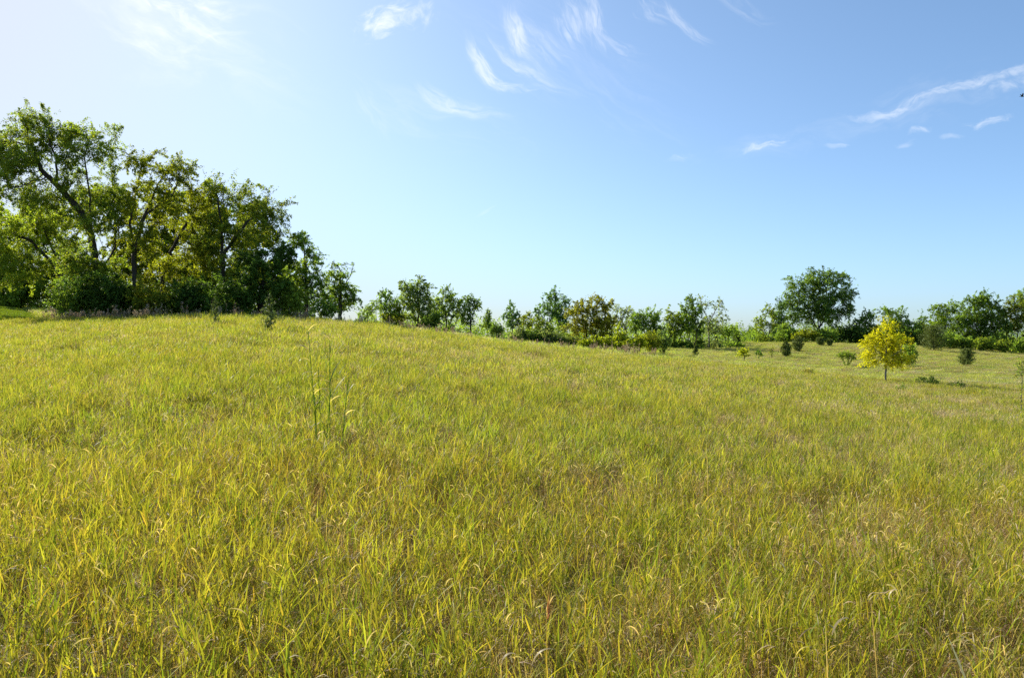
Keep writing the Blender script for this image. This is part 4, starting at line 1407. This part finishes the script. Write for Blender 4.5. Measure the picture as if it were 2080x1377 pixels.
def arch_leaf(direction, L=.2, droop=2.6):
    L *= .62

    def f(B):
        h = B.zt
        B.strip((0, 0, 0), 1.6, 1.5, h, .004, .05, 4, B.pick(BROWN), B.pick(TAN), prof=.9)
        B.strip((0, 0, h - .05), direction, 1.25, L, .009, droop, 10, B.pick(TAN), B.pick(PALE), twist=.5, waz=.2)
    return f


def stalk(B):
    h = B.zt
    B.strip((.07, 0, 0), math.pi, 1.25, h * 1.02, .011, .1, 6, B.pick(BROWN), B.pick(PALE), prof=.95)
    B.strip((.02, 0, h * .6), .4, 1.1, .12, .012, 1.4, 6, B.pick(TAN), B.pick(TAN))
    B.strip((.03, 0, h * .75), 2.4, .9, .10, .010, 2.0, 6, B.pick(TAN), B.pick(PALE))


def plume(B):
    h = B.zt
    B.strip((0, 0, 0), 1.6, 1.5, h - .02, .004, .05, 4, B.pick(GREEN), B.pick(BROWN), prof=.9)
    red = [(.36, .12, .10), (.42, .18, .14), (.30, .09, .10)]
    for k in range(14):
        B.strip((B.r.gauss(0, .003), B.r.gauss(0, .003), h - .05 + B.r.uniform(0, .05)), B.r.uniform(-.9, .9), B.r.uniform(1.1, 1.5), B.r.uniform(.05, .11), .004, .3, 4, B.pick(red), B.pick([(.3, .2, .16), (.36, .16, .14)]))


dry_thing('dry_grass_leaf', 'curled pale dead grass leaf knotted in a loop at the lower right', 1780, 1190, 3.2, loop_leaf)
dry_thing('dry_stalk', 'broken pale dead stalk leaning at the lower right corner', 2026, 1262, 2.95, stalk, cat='dry stalk')
dry_thing('dry_grass_leaf', 'pale dead grass leaf arched over at the bottom centre', 1018, 1318, 2.8, arch_leaf(0.1, .16, 3.2))
dry_thing('dry_grass_leaf', 'long pale dead leaf lying to the right at the bottom centre', 1080, 1322, 2.8, arch_leaf(-.1, .20, 1.9))
dry_thing('dry_grass_leaf', 'pale dead leaf hooked downwards near the lower right loop', 1690, 1262, 3.0, arch_leaf(.3, .22, 2.4))
dry_thing('dry_grass_leaf', 'pale dead leaf bent over in the middle of the right field', 1440, 885, 7.0, arch_leaf(2.6, .22, 3.6))
dry_thing('red_grass_plume', 'small reddish seed plume low in the grass at the bottom centre', 1112, 1232, 3.1, plume, cat='seed head')

# bird far off at the right edge
bz = world_z(196, 70)
bird = empty('bird', (put(2076.5, 70), 70, bz))
tag(bird, 'tiny dark bird flying at the right edge of the sky', 'bird')
prof = [(-.16, .004), (-.12, .028), (-.04, .045), (.05, .04), (.10, .026), (.135, .03), (.165, .018), (.19, .003)]
V, F = [], []
for a, r_ in prof:
    for k in range(8):
        t = k * math.pi / 4
        V.append((a, math.cos(t) * r_, math.sin(t) * r_))
for i in range(len(prof) - 1):
    for k in range(8):
        F.append((i * 8 + k, i * 8 + (k + 1) % 8, (i + 1) * 8 + (k + 1) % 8, (i + 1) * 8 + k))
M_BIRD = noise_material('bird_feather', [(.3, (.02, .02, .025)), (.7, (.05, .045, .045))], 30)
build_mesh('body', np.array(V), F, mat=M_BIRD, parent=bird)
for s in (-1, 1):
    W = []
    outl = [(.07, 0), (.09, .12), (.03, .26), (-.06, .30), (-.07, .18), (-.06, 0)]
    for zz in (.004, -.004):
        for (a, b) in outl:
            W.append((a - .02, s * (b * .55 + .02), zz + .02 + b * .75))
    n = len(outl)
    Fw = [tuple(range(n)), tuple(range(2 * n - 1, n - 1, -1))] + [(k, (k + 1) % n, (k + 1) % n + n, k + n) for k in range(n)]
    build_mesh('wing', np.array(W), Fw, mat=M_BIRD, parent=bird)
T = [(-.12, .02, .0), (-.12, -.02, .0), (-.26, -.05, .004), (-.26, .05, .004), (-.12, .02, .01), (-.12, -.02, .01), (-.26, -.05, .01), (-.26, .05, .01)]
build_mesh('tail', np.array(T), [(0, 1, 2, 3), (7, 6, 5, 4), (0, 4, 5, 1), (1, 5, 6, 2), (2, 6, 7, 3), (3, 7, 4, 0)], mat=M_BIRD, parent=bird)
